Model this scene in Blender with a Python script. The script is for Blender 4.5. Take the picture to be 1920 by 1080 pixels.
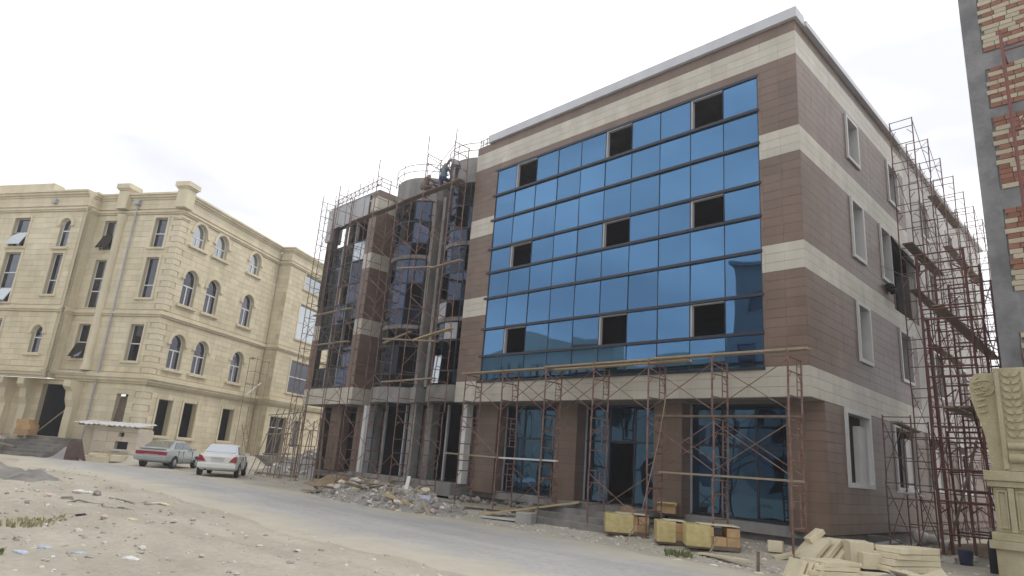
import bpy, bmesh, math, random
from mathutils import Vector, Matrix
random.seed(7)
for o in list(bpy.data.objects): bpy.data.objects.remove(o)
S = bpy.context.scene
COL = S.collection
R = math.radians

# ------------------------------------------------------------------ camera
cd = bpy.data.cameras.new('camera'); cam = bpy.data.objects.new('camera', cd); COL.objects.link(cam)
cd.sensor_width = 36; cd.lens = 22.988; cd.clip_end = 3000; cd.clip_start = 0.05
yw, pt, rl = R(-45.6847), R(15.0239), R(4.4340)
fw = Vector((math.sin(yw)*math.cos(pt), math.cos(yw)*math.cos(pt), math.sin(pt)))
rt = Vector((math.cos(yw), -math.sin(yw), 0)); up = rt.cross(fw)
rr = rt*math.cos(rl) + up*math.sin(rl); uu = up*math.cos(rl) - rt*math.sin(rl)
M = Matrix((rr, uu, -fw)).transposed().to_4x4(); M.translation = Vector((6.3518, -16.9018, 1.75))
cam.matrix_world = M
S.camera = cam

# ------------------------------------------------------------------ sky, sun, exposure
SUN_EL, SUN_AZ = R(60), R(42)            # azimuth from +Y towards +X
W = bpy.data.worlds.new('World'); S.world = W; W.use_nodes = True
nt = W.node_tree; nt.nodes.clear()
out = nt.nodes.new('ShaderNodeOutputWorld'); bg = nt.nodes.new('ShaderNodeBackground')
sky = nt.nodes.new('ShaderNodeTexSky'); sky.sky_type = 'NISHITA'; sky.sun_disc = False
sky.sun_elevation = SUN_EL; sky.sun_rotation = SUN_AZ; sky.dust_density = 6; sky.air_density = 1.0; sky.ozone_density = 1.0
tc = nt.nodes.new('ShaderNodeTexCoord'); nz = nt.nodes.new('ShaderNodeTexNoise'); nz.inputs['Scale'].default_value = 3.0; nz.inputs['Detail'].default_value = 5
mp = nt.nodes.new('ShaderNodeMapping'); mp.inputs['Scale'].default_value = (1, 1, 3.0)
cr = nt.nodes.new('ShaderNodeValToRGB')
cr.color_ramp.elements[0].position = .36; cr.color_ramp.elements[0].color = (12.4, 12.6, 13.2, 1)
cr.color_ramp.elements[1].position = .7; cr.color_ramp.elements[1].color = (19.5, 19.6, 19.8, 1)
mx = nt.nodes.new('ShaderNodeMixRGB'); mx.inputs[0].default_value = .88
nt.links.new(tc.outputs['Generated'], mp.inputs[0]); nt.links.new(mp.outputs[0], nz.inputs['Vector'])
nt.links.new(nz.outputs['Fac'], cr.inputs[0]); nt.links.new(sky.outputs[0], mx.inputs[1]); nt.links.new(cr.outputs[0], mx.inputs[2])
nt.links.new(mx.outputs[0], bg.inputs[0]); bg.inputs[1].default_value = 0.1
nt.links.new(bg.outputs[0], out.inputs[0])
sl = bpy.data.lights.new('sun', 'SUN'); sl.energy = 1.3; sl.angle = R(18); sl.color = (1, .96, .88)
so = bpy.data.objects.new('sun', sl); COL.objects.link(so)
sd = Vector((math.sin(SUN_AZ)*math.cos(SUN_EL), math.cos(SUN_AZ)*math.cos(SUN_EL), math.sin(SUN_EL)))
so.rotation_euler = (-sd).to_track_quat('-Z', 'Y').to_euler()
vs = S.view_settings; vs.view_transform = 'Standard'; vs.look = 'None'; vs.exposure = -0.22; vs.gamma = 1; vs.use_curve_mapping = False
S.render.engine = 'CYCLES'; S.render.resolution_x = 1024; S.render.resolution_y = 576

# ------------------------------------------------------------------ materials
def mat(name, col, rough=.8, col2=None, scale=3., detail=4, bump=0., bscale=None, metal=0., spec=.5, rnd=0., streak=None, mixpos=(.35, .65), coord='Object'):
    m = bpy.data.materials.new(name); m.use_nodes = True; n = m.node_tree.nodes; L = m.node_tree.links
    p = n['Principled BSDF']; p.inputs['Roughness'].default_value = rough; p.inputs['Metallic'].default_value = metal
    p.inputs['Specular IOR Level'].default_value = spec
    cur = None
    if coord == 'World':
        g = n.new('ShaderNodeNewGeometry'); vec = g.outputs['Position']
    else:
        t = n.new('ShaderNodeTexCoord'); vec = t.outputs['Object']
    if col2 is not None:
        v = vec
        if streak:
            mpn = n.new('ShaderNodeMapping'); mpn.inputs['Scale'].default_value = streak; L.new(vec, mpn.inputs[0]); v = mpn.outputs[0]
        z = n.new('ShaderNodeTexNoise'); z.inputs['Scale'].default_value = scale; z.inputs['Detail'].default_value = detail; z.inputs['Roughness'].default_value = .62
        L.new(v, z.inputs['Vector'])
        r = n.new('ShaderNodeValToRGB'); r.color_ramp.elements[0].position = mixpos[0]; r.color_ramp.elements[1].position = mixpos[1]
        r.color_ramp.elements[0].color = (*col, 1); r.color_ramp.elements[1].color = (*col2, 1)
        L.new(z.outputs['Fac'], r.inputs[0]); cur = r.outputs[0]
    else:
        c = n.new('ShaderNodeRGB'); c.outputs[0].default_value = (*col, 1); cur = c.outputs[0]
    if rnd > 0:
        oi = n.new('ShaderNodeObjectInfo'); ge = n.new('ShaderNodeNewGeometry')
        ad = n.new('ShaderNodeMath'); ad.operation = 'ADD'; L.new(oi.outputs['Random'], ad.inputs[0]); L.new(ge.outputs['Random Per Island'], ad.inputs[1])
        fr = n.new('ShaderNodeMath'); fr.operation = 'FRACT'; L.new(ad.outputs[0], fr.inputs[0])
        mr = n.new('ShaderNodeMapRange'); mr.inputs[3].default_value = 1-rnd; mr.inputs[4].default_value = 1+rnd; L.new(fr.outputs[0], mr.inputs[0])
        hs = n.new('ShaderNodeHueSaturation'); L.new(mr.outputs[0], hs.inputs['Value']); L.new(cur, hs.inputs['Color']); cur = hs.outputs[0]
    L.new(cur, p.inputs['Base Color'])
    if bump > 0:
        z2 = n.new('ShaderNodeTexNoise'); z2.inputs['Scale'].default_value = bscale or scale*4; z2.inputs['Detail'].default_value = 5; L.new(vec, z2.inputs['Vector'])
        b = n.new('ShaderNodeBump'); b.inputs['Strength'].default_value = bump; b.inputs['Distance'].default_value = .05
        L.new(z2.outputs['Fac'], b.inputs['Height']); L.new(b.outputs[0], p.inputs['Normal'])
    return m

def grime(m, amt, sc=(.9, .9, .16)):
    n = m.node_tree.nodes; L = m.node_tree.links; p = n['Principled BSDF']; src = p.inputs['Base Color'].links[0].from_socket
    g_ = n.new('ShaderNodeNewGeometry'); mpn = n.new('ShaderNodeMapping'); mpn.inputs['Scale'].default_value = sc; L.new(g_.outputs['Position'], mpn.inputs[0])
    z = n.new('ShaderNodeTexNoise'); z.inputs['Scale'].default_value = 1.6; z.inputs['Detail'].default_value = 7; z.inputs['Roughness'].default_value = .65; L.new(mpn.outputs[0], z.inputs['Vector'])
    r = n.new('ShaderNodeMapRange'); r.inputs[1].default_value = .35; r.inputs[2].default_value = .7; r.inputs[3].default_value = 1-amt; r.inputs[4].default_value = 1+amt*.5; L.new(z.outputs['Fac'], r.inputs[0])
    h = n.new('ShaderNodeHueSaturation'); L.new(r.outputs[0], h.inputs['Value']); L.new(src, h.inputs['Color']); L.new(h.outputs[0], p.inputs['Base Color'])
def glassmat(name, col, rough=.02, wave=.012, wscale=.35, rnd=.05):
    m = mat(name, col, rough, metal=1., rnd=rnd); n = m.node_tree.nodes; L = m.node_tree.links
    g = n.new('ShaderNodeNewGeometry'); z = n.new('ShaderNodeTexNoise'); z.inputs['Scale'].default_value = wscale; z.inputs['Detail'].default_value = 1
    L.new(g.outputs['Position'], z.inputs['Vector']); b = n.new('ShaderNodeBump'); b.inputs['Strength'].default_value = 1; b.inputs['Distance'].default_value = wave
    L.new(z.outputs['Fac'], b.inputs['Height']); L.new(b.outputs[0], n['Principled BSDF'].inputs['Normal'])
    return m

MT = dict(
 brown=mat('brown_tile', (.163, .108, .080), .40, (.198, .135, .103), .8, bump=.02, bscale=60, rnd=.09, coord='World'),
 cream=mat('cream_tile', (.50, .465, .39), .40, (.56, .525, .45), 1.3, bump=.02, bscale=60, rnd=.06, coord='World'),
 joint=mat('tile_joint', (.075, .06, .052), .95),
 coping=mat('coping_metal', (.58, .59, .62), .35, (.50, .51, .55), .6, spec=.5, coord='World'),
 blue=glassmat('blue_reflective_glass', (.076, .168, .300), wave=.02, rnd=.10),
 bluedk=glassmat('dark_blue_glass', (.055, .115, .195), .03, .03, .8, .2),
 teal=glassmat('grey_teal_glass', (.052, .064, .095), .06, .015, .5, .3),
 mull=mat('dark_mullion', (.018, .022, .038), .4),
 inner=mat('unlit_interior', (.05, .044, .046), .95, (.035, .03, .032), 1.5, coord='World'),  # shade of the unlit rooms is put into this near-black colour
 conc=mat('raw_concrete', (.25, .245, .24), .92, (.34, .33, .315), 1.2, bump=.15, bscale=14, coord='World'),
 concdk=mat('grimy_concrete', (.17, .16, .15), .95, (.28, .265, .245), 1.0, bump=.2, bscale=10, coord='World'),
 white=mat('white_paint', (.72, .72, .72), .5, (.62, .62, .62), 2.),
 winsur=mat('pale_surround', (.55, .54, .53), .4, (.60, .60, .60), 1.5),
 stone=mat('sandstone', (.65, .575, .405), .9, (.72, .645, .48), .45, bump=.12, bscale=22, rnd=.08, coord='World'),
 stone2=mat('sandstone_trim', (.65, .577, .41), .9, (.72, .648, .49), .7, bump=.15, bscale=18, coord='World'),
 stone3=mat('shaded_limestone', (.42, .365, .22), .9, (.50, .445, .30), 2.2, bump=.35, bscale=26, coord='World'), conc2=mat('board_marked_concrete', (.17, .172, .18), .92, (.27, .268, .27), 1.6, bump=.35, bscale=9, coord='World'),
 stonejoint=mat('stone_joint', (.53, .462, .32), .95),
 hutstone=mat('hut_block', (.60, .52, .42), .95, (.68, .60, .50), 1.5, bump=.3, bscale=12, rnd=.08),
 winglass=glassmat('smoky_window_glass', (.115, .118, .135), .04, .01, .6, .25),
 paleglass=glassmat('pale_window_glass', (.42, .45, .47), .08, .01, .6, .12),
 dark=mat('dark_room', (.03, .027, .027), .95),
 frame=mat('white_pvc', (.74, .74, .74), .4),
 pipe=mat('grey_pipe', (.42, .42, .44), .45, (.36, .36, .38), 3),
 rust=mat('rusty_scaffold_steel', (.155, .062, .046), .65, (.215, .145, .118), 5, 5, bump=.1, bscale=40, coord='World', mixpos=(.38, .62)),
 red=mat('red_painted_scaffold', (.215, .058, .048), .55, (.16, .075, .062), 6, 5, coord='World'),
 grey=mat('grey_scaffold_steel', (.27, .225, .21), .6, (.18, .135, .12), 5, 5, coord='World'),
 wood=mat('weathered_plank', (.27, .215, .15), .85, (.36, .295, .215), 6, 6, bump=.2, bscale=25, streak=(1, 6, 6)),
 woodnew=mat('fresh_plank', (.42, .31, .15), .8, (.52, .42, .25), 6, 6, bump=.15, bscale=25, streak=(1, 6, 6)),
 wooddk=mat('dark_plank', (.13, .095, .07), .9, (.20, .15, .115), 6, 6, bump=.2, bscale=25),
 brick=mat('red_brick', (.25, .112, .078), .92, (.33, .155, .105), 9, bump=.3, bscale=35, rnd=.14),
 stoneblk=mat('cream_block', (.44, .385, .285), .92, (.53, .47, .36), 7, bump=.3, bscale=30, rnd=.1),
 mortar=mat('mortar', (.30, .28, .25), .95, (.22, .205, .185), 6, bump=.4, bscale=30, coord='World'),
 ground=None, road=None,
 carton=mat('carton', (.44, .27, .13), .85, (.52, .35, .19), 4, rnd=.12),
 film=mat('yellow_wrap', (.46, .37, .14), .4, (.56, .48, .24), 7, bump=.25, bscale=11), plainwall=mat('unclad_side_plaster', (.47, .46, .45), .9, (.56, .55, .545), .5, coord='World'),
 lime=mat('limestone_slab', (.64, .56, .385), .88, (.72, .64, .465), 1.6, bump=.12, bscale=25, rnd=.06),
 rubble=mat('rubble_bits', (.40, .36, .31), .95, (.55, .52, .47), 3, bump=.3, bscale=20, rnd=.35),
 earth=mat('brown_earth', (.235, .165, .10), .97, (.33, .255, .17), 2.2, bump=.5, bscale=9, coord='World'),
 greyearth=mat('grey_earth', (.24, .22, .20), .97, (.34, .32, .29), 2.5, bump=.6, bscale=7, coord='World'),
 silver=mat('silver_car_paint', (.47, .50, .50), .30, metal=.25, spec=.6),
 silverdk=mat('grey_bumper', (.36, .38, .39), .45),
 whitecar=mat('white_car_paint', (.74, .75, .72), .25, spec=.6),
 carglass=mat('car_glass', (.10, .115, .13), .06, spec=1.),
 cargl2=glassmat('car_rear_glass', (.50, .52, .56), .05, .004, 2, 0),
 lampred=mat('tail_lamp', (.33, .025, .035), .2),
 tyre=mat('tyre', (.022, .022, .024), .85), rim=mat('wheel_rim', (.36, .36, .37), .35, metal=.6),
 black=mat('black_rubber', (.02, .02, .022), .8), bluep=mat('blue_plastic', (.05, .06, .15), .5),
 tin=mat('corrugated_asbestos', (.46, .46, .45), .85, (.56, .56, .55), 3, bump=.1),
 rustsheet=mat('rusty_sheet', (.13, .09, .08), .8, (.19, .125, .10), 3),
 leaf=mat('weed_leaf', (.14, .18, .065), .8, (.22, .24, .11), 8, rnd=.2),
 straw=mat('dry_grass', (.30, .285, .15), .9, (.38, .35, .22), 8, rnd=.2),
 paper=mat('white_litter', (.70, .69, .67), .8, rnd=.08), bag=mat('pale_blue_litter', (.36, .41, .60), .6, (.60, .61, .66), 9),
 pink=mat('pale_brick_chip', (.58, .46, .40), .9, rnd=.1),
 plaster=mat('opposite_plaster', (.62, .59, .51), .9, (.68, .65, .57), .5, coord='World'),
 greyblk=mat('opposite_grey', (.235, .26, .275), .9, (.29, .31, .32), .6, coord='World'),
)
for k_, a_ in (('brown', .14), ('cream', .12), ('stone', .12), ('stone2', .12), ('conc', .22), ('conc2', .25), ('concdk', .2), ('stone3', .2), ('plainwall', .12), ('coping', .08), ('lime', .14)): grime(MT[k_], a_)
def groundmat(name, a, b, c, sc, roadside=False):
    m = bpy.data.materials.new(name); m.use_nodes = True; n = m.node_tree.nodes; L = m.node_tree.links; p = n['Principled BSDF']
    p.inputs['Roughness'].default_value = .95; p.inputs['Specular IOR Level'].default_value = .2
    g = n.new('ShaderNodeNewGeometry')
    def noise(s, d=6, r=.6):
        z = n.new('ShaderNodeTexNoise'); z.inputs['Scale'].default_value = s; z.inputs['Detail'].default_value = d; z.inputs['Roughness'].default_value = r
        L.new(g.outputs['Position'], z.inputs['Vector']); return z.outputs['Fac']
    def mix(f, x, y):
        k = n.new('ShaderNodeMixRGB'); L.new(f, k.inputs[0])
        for i, q in ((1, x), (2, y)):
            if isinstance(q, tuple): k.inputs[i].default_value = (*q, 1)
            else: L.new(q, k.inputs[i])
        return k.outputs[0]
    def ramp(f, lo, hi):
        r = n.new('ShaderNodeMapRange'); r.inputs[1].default_value = lo; r.inputs[2].default_value = hi; L.new(f, r.inputs[0]); return r.outputs[0]
    base = mix(ramp(noise(sc), .36, .66), a, b)
    base = mix(ramp(noise(sc*.22, 4), .45, .7), base, c)
    fine = mix(ramp(noise(9, 8, .75), .3, .75), (.72, .72, .72), (1.18, 1.17, 1.15))
    mu = n.new('ShaderNodeMixRGB'); mu.blend_type = 'MULTIPLY'; mu.inputs[0].default_value = .75; L.new(base, mu.inputs[1]); L.new(fine, mu.inputs[2])
    # drawn-out wheel tracks and damp stains
    mpn = n.new('ShaderNodeMapping'); mpn.inputs['Scale'].default_value = (.22, 1.3, 1); mpn.inputs['Rotation'].default_value = (0, 0, .06); L.new(g.outputs['Position'], mpn.inputs[0])
    zt = n.new('ShaderNodeTexNoise'); zt.inputs['Scale'].default_value = 1.0; zt.inputs['Detail'].default_value = 6; L.new(mpn.outputs[0], zt.inputs['Vector'])
    tr = mix(ramp(zt.outputs['Fac'], .36, .68), (.80, .79, .77), (1.12, 1.12, 1.12))
    mu2 = n.new('ShaderNodeMixRGB'); mu2.blend_type = 'MULTIPLY'; mu2.inputs[0].default_value = .5; L.new(mu.outputs[0], mu2.inputs[1]); L.new(tr, mu2.inputs[2]); mu = mu2
    L.new(mu.outputs[0], p.inputs['Base Color'])
    b_ = n.new('ShaderNodeBump'); b_.inputs['Strength'].default_value = .5; b_.inputs['Distance'].default_value = .06; L.new(noise(6, 9, .7), b_.inputs['Height']); L.new(b_.outputs[0], p.inputs['Normal'])
    if roadside:      # dust drifting over the asphalt edge
        at = n.new('ShaderNodeAttribute'); at.attribute_name = 'edge'
        ad = n.new('ShaderNodeMath'); ad.operation = 'MULTIPLY_ADD'; L.new(noise(.8, 8, .65), ad.inputs[0]); ad.inputs[1].default_value = 1.3; L.new(at.outputs['Fac'], ad.inputs[2])
        f = ramp(ad.outputs[0], .85, 1.3)
        d = mix(f, mu.outputs[0], mix(ramp(noise(1.1), .36, .66), (.45, .415, .345), (.50, .465, .395)))
        L.new(d, p.inputs['Base Color'])
    return m
MT['ground'] = groundmat('dusty_ground', (.45, .415, .345), (.50, .465, .395), (.40, .37, .31), 1.1)
MT['road'] = groundmat('dusty_asphalt', (.40, .395, .39), (.44, .435, .43), (.42, .41, .39), .7, True)

# ------------------------------------------------------------------ mesh helpers
class Fr:        # a vertical face: origin, along, outward normal
    def __init__(s, O, u, n): s.O, s.u, s.n = Vector((*O, 0)), Vector((*u, 0)), Vector((*n, 0))
    def p(s, a, d, z): v = s.O + s.u*a + s.n*d; return (v.x, v.y, z)
class MB:
    def __init__(s): s.v = []; s.f = []
    def hexa(s, P):      # 8 points: bottom loop 4, top loop 4
        a, b, c, d = (Vector(P[0]), Vector(P[1]), Vector(P[3]), Vector(P[4]))
        i = len(s.v); s.v += [tuple(q) for q in P]
        F = [(0, 3, 2, 1), (4, 5, 6, 7), (0, 1, 5, 4), (1, 2, 6, 5), (2, 3, 7, 6), (3, 0, 4, 7)]
        if (b-a).cross(c-a).dot(d-a) < 0: F = [f[::-1] for f in F]
        s.f += [tuple(k+i for k in f) for f in F]; return s
    def box(s, x0, x1, y0, y1, z0, z1): return s.hexa([(x0, y0, z0), (x1, y0, z0), (x1, y1, z0), (x0, y1, z0), (x0, y0, z1), (x1, y0, z1), (x1, y1, z1), (x0, y1, z1)])
    def fb(s, F, u0, u1, d0, d1, z0, z1): return s.hexa([F.p(u0, d0, z0), F.p(u1, d0, z0), F.p(u1, d1, z0), F.p(u0, d1, z0), F.p(u0, d0, z1), F.p(u1, d0, z1), F.p(u1, d1, z1), F.p(u0, d1, z1)])
    def rbox(s, c, sx, sy, sz, rz=0, rx=0, ry=0, taper=0):   # rotated box, centre of bottom face
        m = Matrix.Rotation(rz, 3, 'Z') @ Matrix.Rotation(ry, 3, 'Y') @ Matrix.Rotation(rx, 3, 'X')
        P = []
        for z in (0, sz):
            k = 1-taper if z else 1
            for x, y in ((-1, -1), (1, -1), (1, 1), (-1, 1)): P.append(tuple(Vector(c) + m @ Vector((x*sx/2*k, y*sy/2*k, z))))
        return s.hexa(P)
    def tube(s, a, b, r, n=6, r2=None, cap=True):
        a, b = Vector(a), Vector(b); r2 = r if r2 is None else r2; d = (b-a).normalized()
        u = d.cross(Vector((0, 0, 1)) if abs(d.z) < .95 else Vector((1, 0, 0))).normalized(); w = d.cross(u); i = len(s.v)
        for k in range(n):
            t = 2*math.pi*k/n; q = u*math.cos(t)+w*math.sin(t); s.v += [tuple(a+q*r), tuple(b+q*r2)]
        for k in range(n):
            j = (k+1) % n; s.f.append((i+2*k, i+2*k+1, i+2*j+1, i+2*j))
        if cap: s.f.append(tuple(i+2*k for k in range(n))); s.f.append(tuple(i+2*k+1 for k in range(n-1, -1, -1)))
        return s
    def path(s, pts, r, n=6):
        for a, b in zip(pts[:-1], pts[1:]): s.tube(a, b, r, n)
        return s
    def prism(s, poly, fn0, fn1):     # poly: list of 2D points -> two rings
        n = len(poly); i = len(s.v); s.v += [tuple(fn0(*p)) for p in poly] + [tuple(fn1(*p)) for p in poly]
        s.f.append(tuple(i+k for k in range(n))); s.f.append(tuple(i+n+k for k in range(n-1, -1, -1)))
        for k in range(n): j = (k+1) % n; s.f.append((i+k, i+n+k, i+n+j, i+j))
        return s
    def lathe(s, c, prof, n=12):
        i = len(s.v); m = len(prof)
        for k in range(n):
            t = 2*math.pi*k/n
            for r, z in prof: s.v.append((c[0]+r*math.cos(t), c[1]+r*math.sin(t), c[2]+z))
        for k in range(n):
            j = (k+1) % n
            for q in range(m-1): s.f.append((i+k*m+q, i+j*m+q, i+j*m+q+1, i+k*m+q+1))
        return s
    def grid(s, rows):
        i = len(s.v); n = len(rows[0])
        for r in rows: s.v += [tuple(p) for p in r]
        for a in range(len(rows)-1):
            for b in range(n-1): s.f.append((i+a*n+b, i+a*n+b+1, i+(a+1)*n+b+1, i+(a+1)*n+b))
        return s
    def rock(s, c, r, sq=.7, rs=random):
        i = len(s.v); ph = (1+5**.5)/2
        V = [(-1, ph, 0), (1, ph, 0), (-1, -ph, 0), (1, -ph, 0), (0, -1, ph), (0, 1, ph), (0, -1, -ph), (0, 1, -ph), (ph, 0, -1), (ph, 0, 1), (-ph, 0, -1), (-ph, 0, 1)]
        F = [(0, 11, 5), (0, 5, 1), (0, 1, 7), (0, 7, 10), (0, 10, 11), (1, 5, 9), (5, 11, 4), (11, 10, 2), (10, 7, 6), (7, 1, 8), (3, 9, 4), (3, 4, 2), (3, 2, 6), (3, 6, 8), (3, 8, 9), (4, 9, 5), (2, 4, 11), (6, 2, 10), (8, 6, 7), (9, 8, 1)]
        ro = Matrix.Rotation(rs.uniform(0, 6.3), 3, 'Z') @ Matrix.Rotation(rs.uniform(0, 6.3), 3, 'X'); ax = (rs.uniform(.7, 1.3), rs.uniform(.6, 1.1), rs.uniform(.5, 1)*sq*1.3)
        for p in V:
            q = ro @ (Vector(p)*(r/1.9)*rs.uniform(.75, 1.2)); s.v.append((c[0]+q.x*ax[0], c[1]+q.y*ax[1], c[2]+q.z*ax[2]))
        s.f += [tuple(k+i for k in f) for f in F]; return s
    def mesh(s, name, smooth=False):
        m = bpy.data.meshes.new(name); m.from_pydata(s.v, [], s.f); m.update()
        if smooth: m.polygons.foreach_set('use_smooth', [True]*len(m.polygons))
        return m
    def build(s, name, material, parent=None, smooth=False, label=None, cat=None, group=None, kind=None):
        m = s.mesh(name, smooth); m.materials.append(MT[material] if isinstance(material, str) else material)
        return link(name, m, parent, label, cat, group, kind)
def link(name, data, parent=None, label=None, cat=None, group=None, kind=None):
    o = bpy.data.objects.new(name, data); COL.objects.link(o)
    if parent: o.parent = parent
    if label and not kind: kind = 'thing'
    for k, v in (('label', label), ('category', cat), ('group', group), ('kind', kind)):
        if v: o[k] = v
    return o
def thing(name, label, cat, loc=(0, 0, 0), rz=0, group=None):
    o = link(name, None, None, label, cat, group); o.location = loc; o.rotation_euler = (0, 0, rz); o.empty_display_size = .3; return o
def part(name, data, parent):   # shares mesh data
    return link(name, data, parent)
def weld(o, bevel=0, seg=1):
    if bevel:
        b = o.modifiers.new('bevel', 'BEVEL'); b.width = bevel; b.segments = seg; b.limit_method = 'ANGLE'
    return o
def cut(u0, u1, z0, z1, holes):      # rectangle minus rectangular holes -> rectangles
    R_ = [(u0, u1, z0, z1)]
    for a, b, c, d in holes:
        N = []
        for (p, q, r, s) in R_:
            if b <= p+1e-4 or a >= q-1e-4 or d <= r+1e-4 or c >= s-1e-4: N.append((p, q, r, s)); continue
            if r < c: N.append((p, q, r, c))
            if s > d: N.append((p, q, d, s))
            r2, s2 = max(r, c), min(s, d)
            if p < a: N.append((p, a, r2, s2))
            if q > b: N.append((b, q, r2, s2))
        R_ = N
    return [k for k in R_ if k[1]-k[0] > .012 and k[3]-k[2] > .012]
def sm(a, b, x):
    t = min(1, max(0, (x-a)/(b-a))); return t*t*(3-2*t)
def hn(x, y, s=1.0):                 # cheap smooth value noise
    x *= s; y *= s; i, j = math.floor(x), math.floor(y); fx, fy = x-i, y-j
    def h(a, b):
        k = math.sin(a*127.1+b*311.7)*43758.5453; return k-math.floor(k)
    fx = fx*fx*(3-2*fx); fy = fy*fy*(3-2*fy)
    return (h(i, j)*(1-fx)+h(i+1, j)*fx)*(1-fy)+(h(i, j+1)*(1-fx)+h(i+1, j+1)*fx)*fy

# ------------------------------------------------------------------ terrain
LO = (-34.98, -5.04); LA = (-.51075, .85973); LN = (.85973, .51075)     # left building: corner, right-face direction, right-face normal
FR_R = Fr(LO, LA, LN)                                # right face (recedes to the right)
FR_L = Fr(LO, (-LN[0], -LN[1]), (-LA[0], -LA[1]))    # left face
def g(x, y):
    z = .22*sm(-8, -22, x)*sm(-16, -8, y)
    z = max(z, .26*sm(-2.4, .1, y)*sm(9, 3, x)) if x > -28 else z
    dx, dy = x-LO[0], y-LO[1]; dr = dx*LN[0]+dy*LN[1]; dl = -(dx*LA[0]+dy*LA[1])
    d = max(dr, dl)
    if d < 6: z = max(z, .2+.75*sm(2.6, .9, d))
    if d > 1.2:
        z += .05*(hn(x, y, .45)-.5)*sm(-30, -12, x) + .035*(hn(x+9, y, 1.7)-.5)
        if y < -9.5: z += .10*(hn(x, y, .8)-.45)*sm(-9.5, -12.5, y) + .05*(hn(x, y, 3.1)-.5)*sm(-9.8, -11.5, y)
        for c, a in ((-10.9, .25), (-12.5, .3)):
            q = y-c-a*math.sin(x*.23)-.5*(hn(x, c, .2)-.5); z += -.05*math.exp(-(q/.16)**2)+.03*math.exp(-((abs(q)-.3)/.12)**2)
    return z
def frange(a, b, st):
    n = max(1, round((b-a)/st)); return [a+(b-a)*i/n for i in range(n+1)]
xs = [-900, -500, -250, -140, -90, -70] + frange(-60, 14, .35) + [20, 30, 50, 90, 160, 300, 600, 900]
ys = [-900, -500, -250, -120, -70, -45, -34, -28] + frange(-24, 14, .35) + [20, 30, 50, 90, 160, 300, 600, 900]
MB().grid([[(x, y, g(x, y)) for x in xs] for y in ys]).build('ground', 'ground', smooth=True, kind='structure')
# road strip
xr = [-400, -200, -120, -80] + frange(-60, 12, .35) + [20, 40, 80, 150, 300]
rows = []; edge = []
for j in range(27):
    t = j/26; row = []
    for x in xr:
        far = -2.9 - 1.6*sm(-9, -20, x) - .9*sm(-4, 2, x) - 1.5*sm(-30, -50, x) + .9*(hn(x, 3, .35)-.5) + .35*(hn(x, 8, 1.3)-.5)
        near = -9.9 + 1.3*(hn(x, 21, .3)-.5) + .4*(hn(x, 5, 1.1)-.5) - 1.0*sm(-18, -30, x)
        y = near+(far-near)*t; row.append((x, y, g(x, y)+(-.06 if j in (0, 26) else .016+.012*math.sin(math.pi*t))))
        e = min(t, 1-t)*(far-near); edge.append(max(0, 1-e/2.4))
    rows.append(row)
mb = MB().grid(rows); me = mb.mesh('road', True); at = me.attributes.new('edge', 'FLOAT', 'POINT'); at.data.foreach_set('value', edge); me.materials.append(MT['road'])
link('road', me, kind='structure')

# ------------------------------------------------------------------ main building
B = thing('office_building', 'four storey unfinished office building with brown and cream tile bands and blue curtain wall', 'building', (-13, 12, .2))
B.location = (0, 0, 0)
FF = Fr((0, 0), (-1, 0), (0, -1)); FS = Fr((0, 0), (0, 1), (1, 0))
BANDS = [(3.94, 4.733, 'cream'), (4.733, 7.334, 'brown'), (7.334, 8.111, 'cream'), (8.111, 10.745, 'brown'), (10.745, 11.533, 'cream'), (11.533, 13.829, 'brown'), (13.829, 14.596, 'cream'), (14.596, 14.96, 'brown')]
TILES = []
def clad(F, u0, u1, bands, holes=(), tw=.52, d=0., jit=0.):
    for z0, z1, c in bands:
        n = max(1, round((z1-z0)/.262)); h = (z1-z0)/n
        m = max(1, round((u1-u0)/tw)); w = (u1-u0)/m
        for i in range(n):
            for k in range(m):
                for r in cut(u0+k*w+.002, u0+(k+1)*w-.002, z0+i*h+.0035, z0+(i+1)*h-.0035, holes): TILES.append((F, *r, c, d+jit*random.uniform(-1, 1)))
def backing(mb, F, u0, u1, z0, z1, holes=(), d0=-.30, d1=-.022):
    for a, b, c, d in cut(u0, u1, z0, z1, holes): mb.fb(F, a, b, d0, d1, c, d)
GX0, GX1, GZ0, GZ1 = 1.15, 12.337, 4.70, 13.54
ROWZ = [4.70, 5.67, 6.74, 7.99, 9.04, 10.05, 11.30, 12.39, 13.54]
XL = 13.72; LWR, LWL = 21.3, 26.0
SIDEW = [(3.89, 5.06, 5.45, 7.32), (3.89, 5.06, 8.72, 10.74), (3.89, 5.06, 12.07, 13.68), (8.2, 9.5, 12.07, 13.72), (6.75, 7.9, 8.72, 10.74), (8.15, 9.55, 5.45, 7.32),
         (12.6, 13.8, 5.45, 7.32), (12.6, 13.8, 12.07, 13.7), (17, 18.2, 5.45, 7.32), (17, 18.2, 8.72, 10.74), (17, 18.2, 12.07, 13.7), (12.9, 14.0, 8.72, 10.74)]
SIDEO = (8.0, 11.1, 7.95, 10.6)                       # raw opening in the side wall
GW = [(2.34, 4.41, 1.82, 3.93), (6.66, 9.0, 1.82, 3.93), (10.6, 12.6, 1.85, 3.93), (15, 17, 1.85, 3.93)]
DEPTH = 25.0
gh = [(GX0, GX1, GZ0, GZ1)]
bk = MB(); backing(bk, FF, .024, XL, 3.96, 14.95, gh)
ho = [w for w in SIDEW] + [SIDEO]
backing(bk, FS, .31, 10.4, 3.96, 14.95, ho); pw = MB(); backing(pw, FS, 10.402, DEPTH-.31, 3.96, 14.95, ho, d1=-.01); pw.build('plastered_wall', 'plainwall', B)
bk.box(-XL, -XL+.25, .31, 6, 3.96, 14.9)
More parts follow.
